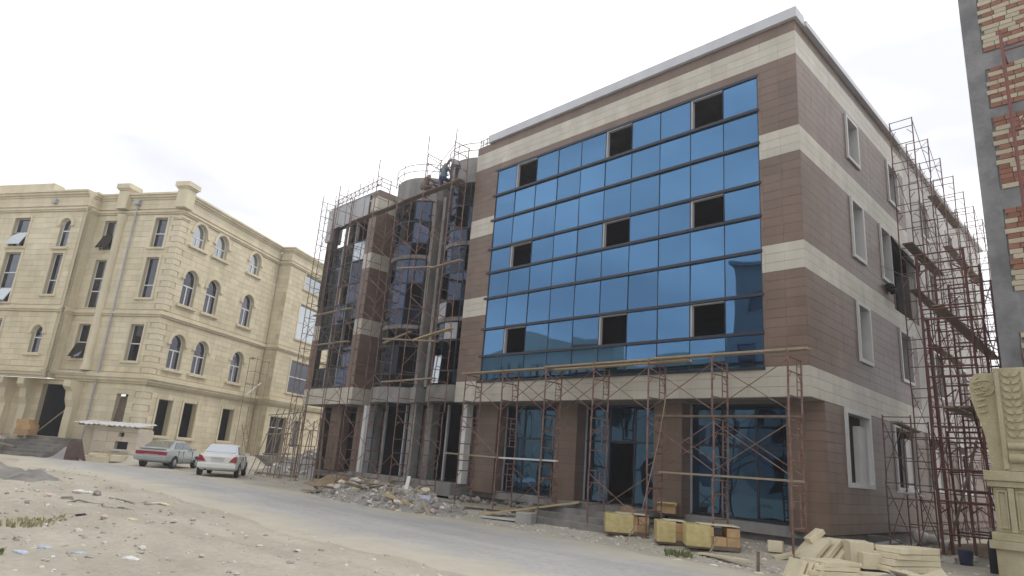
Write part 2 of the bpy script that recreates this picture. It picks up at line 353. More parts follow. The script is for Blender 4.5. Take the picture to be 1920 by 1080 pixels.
bk.build('wall', 'joint', B); bk = MB()
bk.box(-LWL-.0, -.35, DEPTH-.3, DEPTH, 0, 14.9); bk.box(-LWL, -LWL+.3, 1.3, DEPTH-.31, 0, 14.9)
bk.build('wall', 'joint', B)
clad(FF, 0.0, XL, BANDS, gh, jit=.0015); clad(FS, .02, 10.4, BANDS, ho, jit=.0015)
# ground floor: four clad columns, side wall with tall windows
GFZ = [(.63, 3.93, 'brown')]
FG = Fr((0, .925), (-1, 0), (0, -1))
cols = [(0.0, 1.02), (4.15, 5.13), (8.2, 9.18), (12.15, 13.40)]
for i, (a, b) in enumerate(cols):
    c = MB(); c.fb(FG, a+.022, b-.022, -.55, -.022, .60, 3.93); c.build('column', 'joint', B)
    clad(FG, a, b, GFZ)
    if i: clad(Fr((-a, .925), (0, 1), (1, 0)), .022, .55, GFZ)
    clad(Fr((-b, .925), (0, 1), (-1, 0)), .022, .55, GFZ)
FGS = Fr((0, .925), (0, 1), (1, 0))
gwh = [(a-.925, b-.925, c, d) for a, b, c, d in GW]
clad(FGS, .022, DEPTH-.925, GFZ, gwh)
gb = MB(); backing(gb, FGS, .56, DEPTH-.925, .60, 3.93, gwh); gb.build('wall', 'joint', B)
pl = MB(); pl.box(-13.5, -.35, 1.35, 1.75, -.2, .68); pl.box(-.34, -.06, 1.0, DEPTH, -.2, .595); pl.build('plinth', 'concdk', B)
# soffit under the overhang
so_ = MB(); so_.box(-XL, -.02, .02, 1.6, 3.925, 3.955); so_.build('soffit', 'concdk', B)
# coping
cp = MB(); cp.box(-12.98, .10, -.12, .5, 14.965, 15.30); cp.build('coping', 'coping', B)
cp = MB(); cp.box(-.35, .16, .505, DEPTH+.1, 14.965, 15.14); cp.build('coping', 'coping', B)
# slabs, roof, inner walls
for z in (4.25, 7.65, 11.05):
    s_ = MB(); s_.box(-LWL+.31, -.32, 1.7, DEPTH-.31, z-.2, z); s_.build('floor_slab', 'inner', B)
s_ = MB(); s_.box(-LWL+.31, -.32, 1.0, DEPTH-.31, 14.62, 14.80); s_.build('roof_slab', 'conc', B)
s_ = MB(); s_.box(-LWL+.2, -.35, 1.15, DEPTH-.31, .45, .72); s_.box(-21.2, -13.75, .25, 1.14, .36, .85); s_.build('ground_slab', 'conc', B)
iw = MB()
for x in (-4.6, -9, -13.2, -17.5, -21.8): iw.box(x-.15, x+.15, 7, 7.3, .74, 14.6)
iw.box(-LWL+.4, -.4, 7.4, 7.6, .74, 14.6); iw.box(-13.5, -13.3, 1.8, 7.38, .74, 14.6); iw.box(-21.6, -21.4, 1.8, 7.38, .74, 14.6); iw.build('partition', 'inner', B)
# curtain wall panes
NC = 10; cw = (GX1-GX0)/NC
def pane(F, a, b, z0, z1, m, d=-.03, parent=B, tilt=.005, name='glass_pane', t=.02):
    mb = MB(); t1, t2 = random.uniform(-tilt, tilt)*(b-a), random.uniform(-tilt, tilt)*(z1-z0)
    c = [(a, z0, -t1-t2), (b, z0, t1-t2), (b, z1, t1+t2), (a, z1, -t1+t2)]
    mb.hexa([F.p(u, d-t+k, z) for u, z, k in c] + [F.p(u, d+k, z) for u, z, k in c]); return mb.build(name, m, parent)
for r in range(8):
    for c in range(NC):
        if r in (1, 4, 7) and c in (1, 4, 8): continue
        a = GX0+c*cw; pane(FF, a+.008, a+cw-.008, ROWZ[r]+.012, ROWZ[r+1]-.012, 'blue')
for z in ROWZ:
    m = MB(); m.fb(FF, GX0-.02, GX1+.14, -.10, .045 if z < 13.5 else .012, z-.042, z+.042); m.build('transom', 'mull', B)
for c in range(NC+1):
    m = MB(); u = GX0+c*cw; w = .008 if 0 < c < NC else .035; m.fb(FF, u-w, u+w, -.14, -.012, GZ0+.06, GZ1-.06); m.build('mullion', 'mull', B)
for r in (1, 4, 7):
    for c in (1, 4, 8):
        a = GX0+c*cw; z0, z1 = ROWZ[r], ROWZ[r+1]; m = MB()
        m.fb(FF, a+cw-.085, a+cw-.03, -.13, -.008, z0+.06, z1-.06); m.fb(FF, a+.02, a+cw-.09, -.13, -.008, z1-.085, z1-.055)
        o = m.build('sash_frame', 'pipe', B)
# side wall window surrounds
def surround(F, w, parent, matn='winsur', t=.11, dpt=.30, glass='winglass', proud=.06, gd=-.22, tag='window'):
    a, b, c, d = w; m = MB()
    for (p, q, r, s) in ((a, a+t, c, d), (b-t, b, c, d), (a+t, b-t, d-t, d), (a+t, b-t, c, c+t)): m.fb(F, p, q, -dpt, proud, r, s)
    o = m.build(tag, matn, parent)
    if glass: pane(F, a+t, b-t, c+t, d-t, glass, gd, o, name='pane', tilt=.002)
    return o
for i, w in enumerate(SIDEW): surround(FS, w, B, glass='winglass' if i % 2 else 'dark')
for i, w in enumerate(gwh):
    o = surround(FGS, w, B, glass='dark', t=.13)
    a, b, c, d = w; m = MB(); m.fb(FGS, b-.85, b-.13, -.2, -.05, c+.13, d-.4); m.build('panel', 'winsur', o)
m = MB(); m.fb(FS, SIDEO[0]+.01, SIDEO[0]+.10, -.6, .02, SIDEO[2]+.02, SIDEO[3]); m.build('opening_jamb', 'rustsheet', B); m = MB(); m.fb(FS, SIDEO[1]-.75, SIDEO[1]-.02, -.5, -.06, SIDEO[2]+.02, SIDEO[3]-.8); m.build('opening_jamb', 'concdk', B)
# ground floor glazing between the columns
def glazing(a, b, doors=False):
    z0, z1 = .74, 3.92; n = 3; w = (b-a)/n
    for k in range(n):
        u = a+k*w
        if doors and k == 1:
            pane(FG, u+.03, u+w-.03, 2.75, z1-.04, 'bluedk', -.52); continue
        for (p, q) in ((z0+.05, 2.68), (2.75, z1-.04)): pane(FG, u+.03, u+w-.03, p, q, 'bluedk', -.52, tilt=.006)
    for k in range(n+1):
        m = MB(); u = a+k*w; m.fb(FG, u-.03, u+.03, -.60, -.49, z0, z1); m.build('mullion', 'mull' if k % 3 else 'pipe', B)
    for z in (z0, 2.68, z1-.05):
        if doors and z == z0: continue
        m = MB(); m.fb(FG, a+.032, b-.032, -.595, -.495, z, z+.06); m.build('transom', 'mull', B)
glazing(1.05, 4.12); glazing(5.16, 8.17, True); glazing(9.21, 12.12)
# ------------------------------------------------------------------ left wing
lwh = [(21.98, 25.35, 4.76, 13.6)]
bk = MB(); backing(bk, FF, LWR+.024, LWL, 3.96, 14.5, lwh); bk.build('wall', 'joint', B); bk = MB()
FLR = Fr((-LWR, 0), (0, 1), (1, 0))                 # return face of the left wing
bk.box(-LWR-.25, -LWR-.022, .31, 6.9, 3.96, 14.9); bk.build('wall', 'joint', B)
clad(FF, LWR, 21.98, BANDS); clad(FF, 25.35, LWL, BANDS[1:3]); clad(FF, 21.98, LWL, BANDS[:1])
clad(FLR, .022, 1.12, BANDS)
for (a, b) in ((21.05, 22.15), (23.5, 24.55)):
    c = MB(); c.fb(FG, a+.022, b-.022, -.55, -.022, .78, 3.93); c.build('column', 'joint', B); clad(FG, a, b, [(.80, 3.93, 'brown')])
    clad(Fr((-a, .925), (0, 1), (1, 0)), .022, .55, [(.80, 3.93, 'brown')])
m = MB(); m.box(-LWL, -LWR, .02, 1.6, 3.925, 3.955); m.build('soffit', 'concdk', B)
glazl = MB()
pane(FG, 22.2, 23.45, .9, 2.5, 'teal', -.52); pane(FG, 22.2, 23.45, 2.56, 3.9, 'teal', -.52)
m = MB(); m.fb(FG, 22.2, 23.45, -.6, -.5, 2.5, 2.56); m.build('transom', 'mull', B)
# dark glazing of the left wing, part of it missing
zz = [4.78, 5.75, 6.8, 8.0, 9.05, 10.1, 11.3, 12.35]; us = [21.99, 23.1, 24.2, 25.34]
miss = {(0, 2), (1, 4), (2, 1)}
for r in range(7):
    for k in range(3):
        if (k, r) in miss: continue
        pane(FF, us[k]+.02, us[k+1]-.02, zz[r]+.02, zz[r+1]-.02, 'teal' if (r, k) != (6, 0) else 'paleglass', -.05, tilt=.02)
for u in us[1:3]:
    m = MB(); m.fb(FF, u-.04, u+.04, -.18, -.03, 4.76, 13.58); m.build('mullion', 'conc', B)
for z in zz:
    m = MB(); m.fb(FF, 21.99, 25.34, -.15, -.02, z-.03, z+.03); m.build('transom', 'mull', B)
# hanging metal panels of the upper left wing (cladding not yet fixed)
for k in range(9):
    a = 21.98+k*.45; d = random.uniform(.02, .10)
    m = MB(); m.fb(FF, a+.015, a+.43, -.02+d, .03+d, 13.62+random.uniform(-.12, .1), 14.75+random.uniform(-.03, .03)); m.build('metal_panel', 'pipe', B)
m = MB(); m.fb(FF, 25.6, 26.1, -.6, .12, 12.9, 14.8); m.build('metal_panel', 'pipe', B)
pane(FF, 25.36, 25.98, 9.2, 12.8, 'teal', .03)
m = MB(); m.fb(FF, 21.4, 26.0, -.4, .02, 14.81, 14.95); m.build('roof_edge', 'conc', B)
# white and grey edge trims of the recessed entrance
for x0, x1, mt in ((-21.02, -20.78, 'white'), (-20.74, -20.56, 'pipe'), (-13.80, -13.58, 'white')):
    m = MB(); m.box(x0, x1, .60, .92, .86, 3.92); m.build('edge_trim', mt, B)
# ------------------------------------------------------------------ curved bays
def arcp(cx, cy, r, a0, a1, n): return [(cx+r*math.sin(a0+(a1-a0)*i/n), cy-r*math.cos(a0+(a1-a0)*i/n)) for i in range(n+1)]
def arcwall(mb, cx, cy, r, a0, a1, z0, z1, th=.15, n=10):
    P = arcp(cx, cy, r, a0, a1, n); Q = arcp(cx, cy, r-th, a0, a1, n)
    for i in range(n): mb.hexa([(*P[i], z0), (*P[i+1], z0), (*Q[i+1], z0), (*Q[i], z0), (*P[i], z1), (*P[i+1], z1), (*Q[i+1], z1), (*Q[i], z1)])
BAYS = [(-19.2, 1.95, 1.75), (-15.25, 1.95, 1.6)]
for bi, (cx, cy, r) in enumerate(BAYS):
    A = R(78)
    m = MB(); arcwall(m, cx, cy, r+.10, -A, A, 13.75, 14.95, .3, 14); m.build('curved_parapet', 'conc', B, smooth=False)
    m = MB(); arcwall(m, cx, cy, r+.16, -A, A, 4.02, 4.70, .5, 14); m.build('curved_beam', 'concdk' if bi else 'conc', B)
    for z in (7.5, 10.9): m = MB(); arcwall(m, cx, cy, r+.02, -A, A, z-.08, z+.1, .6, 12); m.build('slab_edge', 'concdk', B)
    for z in (5.3, 6.6, 8.35, 9.6, 11.6, 12.7):
        m = MB(); arcwall(m, cx, cy, r+.05, -A, A, z-.035, z+.035, .07, 12); m.build('curved_transom', 'mull', B)
    nseg = 6
    for k in range(nseg+1):
        a = -A+2*A*k/nseg; x, y = arcp(cx, cy, r, a, a, 1)[0]
        m = MB(); m.tube((x, y, 4.7), (x, y, 13.74), .035, 6); m.build('mullion', 'mull', B)
    lv = [4.72, 5.3, 6.6, 7.4, 8.35, 9.6, 10.8, 11.6, 12.7, 13.74]
    for k in range(nseg):
        for j in range(len(lv)-1):
            keep = (random.random() < .45 or k in (0, ) or k == nseg-1 or (j in (2, 3, 6) and k in (1, 2)) or (bi and j in (2, 5) and k < 4) or (not bi and j == 3)) and random.random() < .95
            if not keep: continue
            a0 = -A+2*A*k/nseg+.02; a1 = -A+2*A*(k+1)/nseg-.02; mb = MB(); arcwall(mb, cx, cy, r+.015, a0, a1, lv[j]+.05, lv[j+1]-.05, .02, 2)
            mb.build('glass_pane', 'teal' if random.random() < .85 else 'pipe', B)
for x, y, w, z0, z1, mt in ((-17.62, 1.15, .42, .86, 4.0, 'conc'), (-16.42, 1.15, .42, .86, 4.0, 'concdk'), (-17.4, .95, .24, 4.72, 13.7, 'concdk'), (-16.75, 1.0, .2, 4.72, 13.7, 'concdk'), (-19.3, 3.2, .35, .86, 14.5, 'concdk'), (-15.2, 3.0, .4, .86, 14.5, 'concdk'), (-14.0, 1.3, .35, 4.72, 14.5, 'concdk'), (-20.9, 1.35, .25, .86, 14.5, 'conc')):
    m = MB(); m.box(x-w/2, x+w/2, y-.2, y+.2, z0, z1); m.build('concrete_column', mt, B)
m = MB(); m.box(-17.35, -16.9, .5, 1.5, 4.05, 4.68); m.build('beam', 'conc', B)
# thin steel posts inside the recess
for x in (-20.2, -18.6, -15.6, -14.6):
    m = MB(); m.box(x-.05, x+.05, 1.3, 1.4, .87, 4.0); m.build('steel_post', 'pipe', B)
m = MB(); m.box(-15.9, -14.3, 2.6, 2.7, .86, 3.2); m.build('partition', 'rustsheet', B)
# loose blue pane standing in the bay
m = MB(); m.rbox((-15.2, .1, 4.75), .42, .03, 1.15, rx=R(-3)); m.build('loose_pane', 'paleglass', None, label='blue glass pane standing upright on the concrete beam of the curved bay', cat='glass pane')
# ------------------------------------------------------------------ emit the tiles: the 300 that show largest as parts, the rest joined
CAMP = Vector((6.3518, -16.9018, 1.75))
def emit(pieces, parent, name, base, thick, limit=300, rest='tile_field'):
    def size(t):
        F, a, b, c, d, m, dd = t; P = Vector(F.p((a+b)/2, 0, (c+d)/2)); v = CAMP-P; return (b-a)*(d-c)*max(.0, v.normalized().dot(F.n))/v.length_squared
    pieces.sort(key=size, reverse=True)
    cube = {}
    for t in pieces[:limit]:
        F, a, b, c, d, m, dd = t
        if m not in cube:
            k = MB().box(-.5, .5, -.5, .5, -.5, .5).mesh(name); k.materials.append(MT[m]); cube[m] = k
        o = part(name, cube[m], parent); o.location = F.p((a+b)/2, dd-thick/2, (c+d)/2); o.scale = (b-a, thick, d-c); o.rotation_euler = (0, 0, math.atan2(F.u.y, F.u.x))
    for m in sorted({t[5] for t in pieces[limit:]}):
        mb = MB()
        for F, a, b, c, d, mm, dd in pieces[limit:]:
            if mm == m: mb.fb(F, a, b, dd-thick, dd, c, d)
        mb.build(m.replace('stone', 'stone')+'_'+rest, m, parent, kind='stuff')
emit(TILES, B, 'tile', None, .02)
# ------------------------------------------------------------------ sandstone building on the left
LB = thing('sandstone_building', 'cream sandstone building with arched windows and carved corner, behind the parked cars', 'building')
BLK = []
def ashlar(F, u0, u1, z0, z1, holes, d=0., h=.345, w=.85):
    n = max(1, round((z1-z0)/h)); hh = (z1-z0)/n
    for i in range(n):
        off = (i % 2)*.5*w; k = u0-off
        while k < u1:
            a, b = max(u0, k), min(u1, k+w)
            if b-a > .03:
                for r in cut(a+.004, b-.004, z0+i*hh+.008, z0+(i+1)*hh-.008, holes): BLK.append((F, *r, 'stone', d+random.uniform(-.004, .004)))
            k += w
def arch_window(F, u0, u1, z0, z1, base_d=0., spring=None, ring=True, glass='winglass', parent=LB, mull=True, gd=-.24):
    r = (u1-u0)/2; uc = (u0+u1)/2; sp = spring or z1-r; n = 12; ry = z1-sp
    A = [(uc+r*math.cos(math.pi*i/n), sp+ry*math.sin(math.pi*i/n)) for i in range(n+1)]
    # spandrel filling the corners above the arch
    m = MB()
    for i in range(n):
        (a, b), (c, d) = A[i], A[i+1]
        m.hexa([F.p(a, base_d-.29, b), F.p(a, base_d, b), F.p(c, base_d, d), F.p(c, base_d-.29, d), F.p(a, base_d-.29, z1+.006), F.p(a, base_d, z1+.006), F.p(c, base_d, z1+.006), F.p(c, base_d-.29, z1+.006)])
    w = m.build('arch_spandrel', 'stone2', parent)
    if ring:
        m = MB()
        P = [(uc+(r+.02)*math.cos(math.pi*i/n), sp+(ry+.02)*math.sin(math.pi*i/n)) for i in range(n+1)]; Q = [(uc+(r+.22)*math.cos(math.pi*i/n), sp+(ry+.22)*math.sin(math.pi*i/n)) for i in range(n+1)]
        for i in range(n):
            m.hexa([F.p(P[i][0], base_d-.01, P[i][1]), F.p(P[i][0], base_d+.07, P[i][1]), F.p(Q[i][0], base_d+.07, Q[i][1]), F.p(Q[i][0], base_d-.01, Q[i][1]), F.p(P[i+1][0], base_d-.01, P[i+1][1]), F.p(P[i+1][0], base_d+.07, P[i+1][1]), F.p(Q[i+1][0], base_d+.07, Q[i+1][1]), F.p(Q[i+1][0], base_d-.01, Q[i+1][1])])
        m.fb(F, u0-.28, u0-.02, base_d-.01, base_d+.10, sp-.10, sp-.004); m.fb(F, u1+.02, u1+.28, base_d-.01, base_d+.10, sp-.10, sp-.004)
        m.build('archivolt', 'stone2', parent)
    # window with pane and bars
    fr = MB(); t = .055
    fr.fb(F, u0, u0+t, gd-.02+base_d, gd+.05+base_d, z0, sp); fr.fb(F, u1-t, u1, gd-.02+base_d, gd+.05+base_d, z0, sp); fr.fb(F, u0+t, u1-t, gd-.02+base_d, gd+.05+base_d, z0, z0+t)
    zt = z0+(sp-z0)*.72
    fr.fb(F, u0+t, u1-t, gd-.02+base_d, gd+.05+base_d, zt, zt+.07)
    if mull: fr.fb(F, uc-.04, uc+.04, gd-.02+base_d, gd+.048+base_d, z0+t, zt)
    for i in range(n):
        (a, b), (c, d) = A[i], A[i+1]; k = 1-t/r
        m2 = [(uc+(x-uc)*k, sp+(y-sp)*k) for x, y in ((a, b), (c, d))]
        fr.hexa([F.p(a, base_d+gd-.02, b), F.p(a, base_d+gd+.05, b), F.p(c, base_d+gd+.05, d), F.p(c, base_d+gd-.02, d), F.p(m2[0][0], base_d+gd-.02, m2[0][1]), F.p(m2[0][0], base_d+gd+.05, m2[0][1]), F.p(m2[1][0], base_d+gd+.05, m2[1][1]), F.p(m2[1][0], base_d+gd-.02, m2[1][1])])
    o = fr.build('window', 'frame', parent)
    pm = MB(); pm.prism([(u0, z0), (u1, z0)]+A, lambda u, z: F.p(u, base_d+gd-.01, z), lambda u, z: F.p(u, base_d+gd+.01, z)); pm.build('pane', glass, o)
    if ring:
        sl_ = MB(); sl_.fb(F, u0-.25, u1+.25, base_d-.02, base_d+.14, z0-.16, z0-.01); sl_.build('sill', 'stone2', parent)
def rect_window(F, u0, u1, z0, z1, base_d=0., bars=(.45,), glass='winglass', sur=True, tilt=None, parent=LB, gd=-.24):
    t = .05; fr = MB(); t = .032
    for (p, q, r, s) in ((u0, u0+t, z0, z1), (u1-t, u1, z0, z1), (u0+t, u1-t, z0, z0+t), (u0+t, u1-t, z1-t, z1)): fr.fb(F, p, q, base_d+gd-.02, base_d+gd+.05, r, s)
    for b in bars: fr.fb(F, u0+t, u1-t, base_d+gd-.02, base_d+gd+.06, z0+(z1-z0)*b-.03, z0+(z1-z0)*b+.03)
    o = fr.build('window', 'frame', parent)
    m = MB(); m.fb(F, u0+t, u1-t, base_d+gd-.01, base_d+gd+.01, z0+t, z1-t); m.build('pane', glass, o)
    if tilt:
        a, b = z0+.05, z0+(z1-z0)*tilt; e = (b-a)*.45; m = MB()
        m.hexa([F.p(u0+.04, base_d+e-.1, a), F.p(u1-.04, base_d+e-.1, a), F.p(u1-.04, base_d+e-.06, a), F.p(u0+.04, base_d+e-.06, a), F.p(u0+.04, base_d-.12, b), F.p(u1-.04, base_d-.12, b), F.p(u1-.04, base_d-.08, b), F.p(u0+.04, base_d-.08, b)])
        m.build('open_sash', 'paleglass' if u0 > 10 else 'winglass', o)
    if sur:
        m = MB()
        for (p, q, r, s) in ((u0-.16, u0-.012, z0-.02, z1+.16), (u1+.012, u1+.16, z0-.02, z1+.16), (u0-.01, u1+.01, z1+.012, z1+.16)): m.fb(F, p, q, base_d-.01, base_d+.04, r, s)
        m.fb(F, u0-.22, u1+.22, base_d-.01, base_d+.10, z0-.14, z0-.022); m.build('window_surround', 'stone2', parent)
def strip(F, u0, u1, z, steps, name, d=0., mt='stone2', inn=.2):     # moulded band: list of (height, projection)
    for i, (h, p) in enumerate(steps):
        m = MB(); m.fb(F, u0, u1, d-inn, d+p, z+.001, z+h-.001); m.build(name, mt, LB); z += h
TOP = 15.35
Rw = []
WB = MB()
rh = []
for u0, u1 in ((1.17, 2.33), (3.27, 4.45), (6.9, 8.1)):
    rh += [(u0, u1, 5.69, 7.80), (u0, u1, 9.62, 11.86), (u0, u1, 13.38, 14.92), (u0+.02, u1, 1.82, 3.87)]
    arch_window(FR_R, u0, u1, 5.69, 7.80); arch_window(FR_R, u0, u1, 9.62, 11.86)
    arch_window(FR_R, u0, u1, 13.38, 14.92, spring=14.25, glass='paleglass')
    m = MB(); m.fb(FR_R, u0-.18, u1+.2, -.01, .12, 1.66, 1.81); m.build('sill', 'stone2', LB)
    for a, b in ((u0-.14, u0+.008), (u1+.012, u1+.16)): m = MB(); m.fb(FR_R, a, b, -.01, .05, 1.82, 4.05); m.build('jamb', 'stone2', LB)
for a, b, c, d in cut(0, 10.3, .6, TOP, rh): WB.fb(FR_R, a, b, -.32, -.022, c, d)
ashlar(FR_R, .62, 10.3, .9, 4.55, rh); ashlar(FR_R, .62, 10.3, 5.2, 8.5, rh); ashlar(FR_R, .62, 10.3, 8.95, 14.95, rh)
# left face A
la = [(1.02, 1.92, 5.88, 8.03), (1.02, 1.92, 9.68, 12.19), (1.02, 1.92, 12.86, 14.75), (1.05, 1.85, 1.8, 3.96),
      (4.86, 5.74, 5.9, 7.97), (4.86, 5.74, 9.0, 12.04), (4.86, 5.74, 12.7, 14.64), (5.0, 7.3, 1.3, 4.3)]
tl = [None, None, None, None, .45, None, .5, None]
for i, w in enumerate(la[:7]):
    if i != 3: rect_window(FR_L, *w, bars=(.35, .62) if i == 5 else ((.48,) if i != 1 else (.32,)), tilt=tl[i], sur=i < 3 or i == 4)
for a, b, c, d in cut(.33, 6.4, .6, TOP, la): WB.fb(FR_L, a, b, -.32, -.022, c, d)
for a, b, c, d in cut(6.4, 16, .6, 4.6, la): WB.fb(FR_L, a, b, -.32, -.022, c, d)
ashlar(FR_L, .62, 6.4, .9, 4.55, la); ashlar(FR_L, .62, 6.4, 5.2, 8.5, la); ashlar(FR_L, .62, 6.4, 8.95, 14.95, la); ashlar(FR_L, 6.4, 16, .9, 4.5, la)
m = MB(); m.rbox(FR_L.p(1.45, -.15, 1.85), .8, .05, 2.0, rz=math.atan2(FR_L.u.y, FR_L.u.x), rx=R(6)); m.build('boarding', 'wooddk', LB)
# projecting bay B
BO = .85
lbw = [(7.36, 8.16, 6.0, 7.66, 'a'), (7.36, 8.16, 9.6, 12.2, 'r'), (7.36, 8.16, 12.62, 14.5, 'a'), (10.7, 11.95, 12.7, 14.6, 'w'), (10.7, 11.95, 9.08, 12.28, 'w'), (10.7, 11.95, 5.9, 8.0, 'w'), (13.9, 14.7, 12.62, 14.5, 'a'), (13.9, 14.7, 9.6, 12.2, 'r'), (13.9, 14.7, 6.0, 7.66, 'a')]
hb = [w[:4] for w in lbw]
for a, b, c, d in cut(6.4, 16, 4.62, TOP, hb): WB.fb(FR_L, a, b, BO-.32, BO-.022, c, d)
WB.fb(FR_L, 6.425, 6.7, -.3, BO-.33, 4.62, TOP)
ashlar(FR_L, 6.62, 16, 5.2, 8.5, hb, BO); ashlar(FR_L, 6.62, 16, 8.95, 14.95, hb, BO)
for a, b, c, d, k in lbw:
    if k == 'a': arch_window(FR_L, a, b, c, d, BO, mull=False)
    else: rect_window(FR_L, a, b, c, d, BO, bars=(.35, ) if k == 'r' else (.5,) if d > 14 else (.28, .6), tilt=.48 if (k == 'w' and d > 14) else (.27 if (k == 'w' and d > 12) else None))
WB.build('wall', 'stonejoint', LB)
# carved return of the bay: relief leaves on a stone panel
FCR = Fr(FR_L.p(6.4, 0, 0)[:2], (FR_L.n.x, FR_L.n.y), (-FR_L.u.x, -FR_L.u.y))
m = MB(); m.fb(FCR, .003, BO-.003, -.02, .0, 4.9, TOP); m.build('carved_panel', 'stone2', LB)
cv = MB()
z = 5.0
while z < 14.9:
    for s_ in (-1, 1):
        for k in range(2):
            c = FCR.p(.42+s_*(.10+.13*k), .0, z+.05*k); cv.rbox(c, .13, .05, .07, rz=math.atan2(FCR.u.y, FCR.u.x), ry=s_*R(35))
    cv.rbox(FCR.p(.42, 0, z+.08), .07, .06, .09, rz=math.atan2(FCR.u.y, FCR.u.x)); z += .19
cv.build('carved_relief', 'stone2', LB, kind='stuff')
# quoins at the corner
for zone in ((.9, 4.5), (5.2, 8.5), (8.95, 14.6)):
    n = round((zone[1]-zone[0])/.345); h = (zone[1]-zone[0])/n
    for i in range(n):
        z0 = zone[0]+i*h; k = .60 if i % 2 else .48
        m = MB(); m.fb(FR_R, -.035, k, -.02, .035, z0+.014, z0+h-.014); m.fb(FR_L, .021, k, -.02, .034, z0+.014, z0+h-.014); m.build('quoin', 'stone2', LB)
strip(FR_R, -.12, .62, 14.62, [(.10, .06), (.12, .12)], 'quoin_cap'); strip(FR_L, .201, .62, 14.62, [(.10, .06), (.12, .12)], 'quoin_cap')
# ledge, belt, cornice and parapet
for F, a, b, d in ((FR_R, None, 10.3, 0), (FR_L, .2, 6.4, 0), (FR_L, 6.4, 16, BO)):
    for z, st, nm in ((4.56, [(.14, .10), (.16, .22), (.18, .30), (.10, .12)], 'ledge'), (8.52, [(.12, .08), (.12, .16), (.12, .06)], 'belt'), (15.0, [(.10, .06), (.10, .14)], 'string_course'), (15.36, [(.30, .02), (.3, .03), (.12, .10), (.14, .22), (.12, .32)], 'cornice')):
        for i, (h, p) in enumerate(st):
            m = MB(); m.fb(F, -p if a is None else a, b, d-.2, d+p, z+.001, z+h-.001); m.build(nm, 'stone2', LB); z += h
for (s_, F, zt) in ((4.35, FR_L, 16.95), (-.05, FR_L, 16.95)):
    m = MB(); c = F.p(s_+.05, 0.06, 15.3); az = math.atan2(F.u.y, F.u.x)
    m.rbox(c, .72, .72, 1.2, az); m.rbox((c[0], c[1], 16.5), .86, .86, .10, az); m.rbox((c[0], c[1], 16.6), 1.02, 1.02, .30, az); m.build('parapet_pier', 'stone2', LB)
m = MB(); m.fb(FR_L, 9.4, 16, BO-.6, BO+.12, 16.34, 16.9); m.build('parapet', 'stone2', LB)
m = MB(); m.lathe(FR_L.p(12.5, -1.6, 16.3), [(1.5, 0), (1.45, .5), (1.15, 1.0), (.6, 1.35), (0, 1.5)], 16); m.build('dome', 'stone2', LB, smooth=True)
# half column and down pipe on the left face
m = MB(); c = FR_L.p(4.42, .05, 0); m.lathe((c[0], c[1], 5.2), [(.30, 0), (.30, .25), (.24, .35), (.22, 9.2), (.30, 9.4), (.34, 9.75)], 12); m.build('half_column', 'stone2', LB, smooth=True)
m = MB(); m.tube(FR_L.p(3.42, .12, .9), FR_L.p(3.42, .12, 15.6), .055, 8); m.rbox(FR_L.p(3.42, .16, 15.6), .34, .28, .3, math.atan2(FR_L.u.y, FR_L.u.x)); m.build('down_pipe', 'pipe', LB)
m = MB(); m.rbox(FR_L.p(9.0, BO+.12, 15.5), .3, .26, .28, math.atan2(FR_L.u.y, FR_L.u.x)); m.build('rainwater_head', 'pipe', LB)
# corbel beside the entrance, pilaster on the left
for s_ in (4.6, 8.0, 9.6):
    m = MB(); az = math.atan2(FR_L.u.y, FR_L.u.x)
    m.prism([(0, 4.5), (.9, 4.5), (.9, 4.15), (.62, 3.9), (.55, 3.4), (.38, 3.0), (.42, 2.2), (.40, 1.2), (0, 1.2)], lambda d, z, s_=s_: FR_L.p(s_-.25, d, z), lambda d, z, s_=s_: FR_L.p(s_+.25, d, z)); m.build('corbel', 'stone2', LB)
m = MB(); m.fb(FR_L, 4.9, 7.4, -3, -.33, .7, 1.28); m.build('entrance_floor', 'concdk', LB)
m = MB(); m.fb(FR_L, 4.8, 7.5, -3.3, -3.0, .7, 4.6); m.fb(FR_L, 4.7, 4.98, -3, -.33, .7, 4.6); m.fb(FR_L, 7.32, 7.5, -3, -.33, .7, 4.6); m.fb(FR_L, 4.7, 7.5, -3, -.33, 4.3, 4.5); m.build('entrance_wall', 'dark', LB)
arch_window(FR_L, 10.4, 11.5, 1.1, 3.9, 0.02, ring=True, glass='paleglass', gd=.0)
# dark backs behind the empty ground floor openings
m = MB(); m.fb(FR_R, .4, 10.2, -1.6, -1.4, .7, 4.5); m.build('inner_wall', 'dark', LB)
m = MB(); m.fb(FR_R, 6.95, 7.5, -.5, -.45, 1.85, 3.8); m.build('boarding', 'wooddk', LB)
# roof
m = MB(); m.fb(FR_R, .21, 24, -16, -.25, 15.9, 16.0); m.build('roof', 'concdk', LB)
m = MB(); m.fb(FR_L, 6.62, 16, -.24, BO-.21, 15.9, 16.0); m.build('roof', 'concdk', LB)
for z, st, nm in ((8.52, [(.12, .08), (.12, .16), (.12, .06)], 'belt'), (15.0, [(.10, .06), (.10, .14)], 'string_course'), (15.36, [(.30, .02), (.3, .03), (.12, .10), (.14, .22), (.12, .32)], 'cornice')):
    for h, p in st: m = MB(); m.fb(FCR, p+.002, BO-.202, -.2, p, z+.001, z+h-.001); m.build(nm, 'stone2', LB); z += h
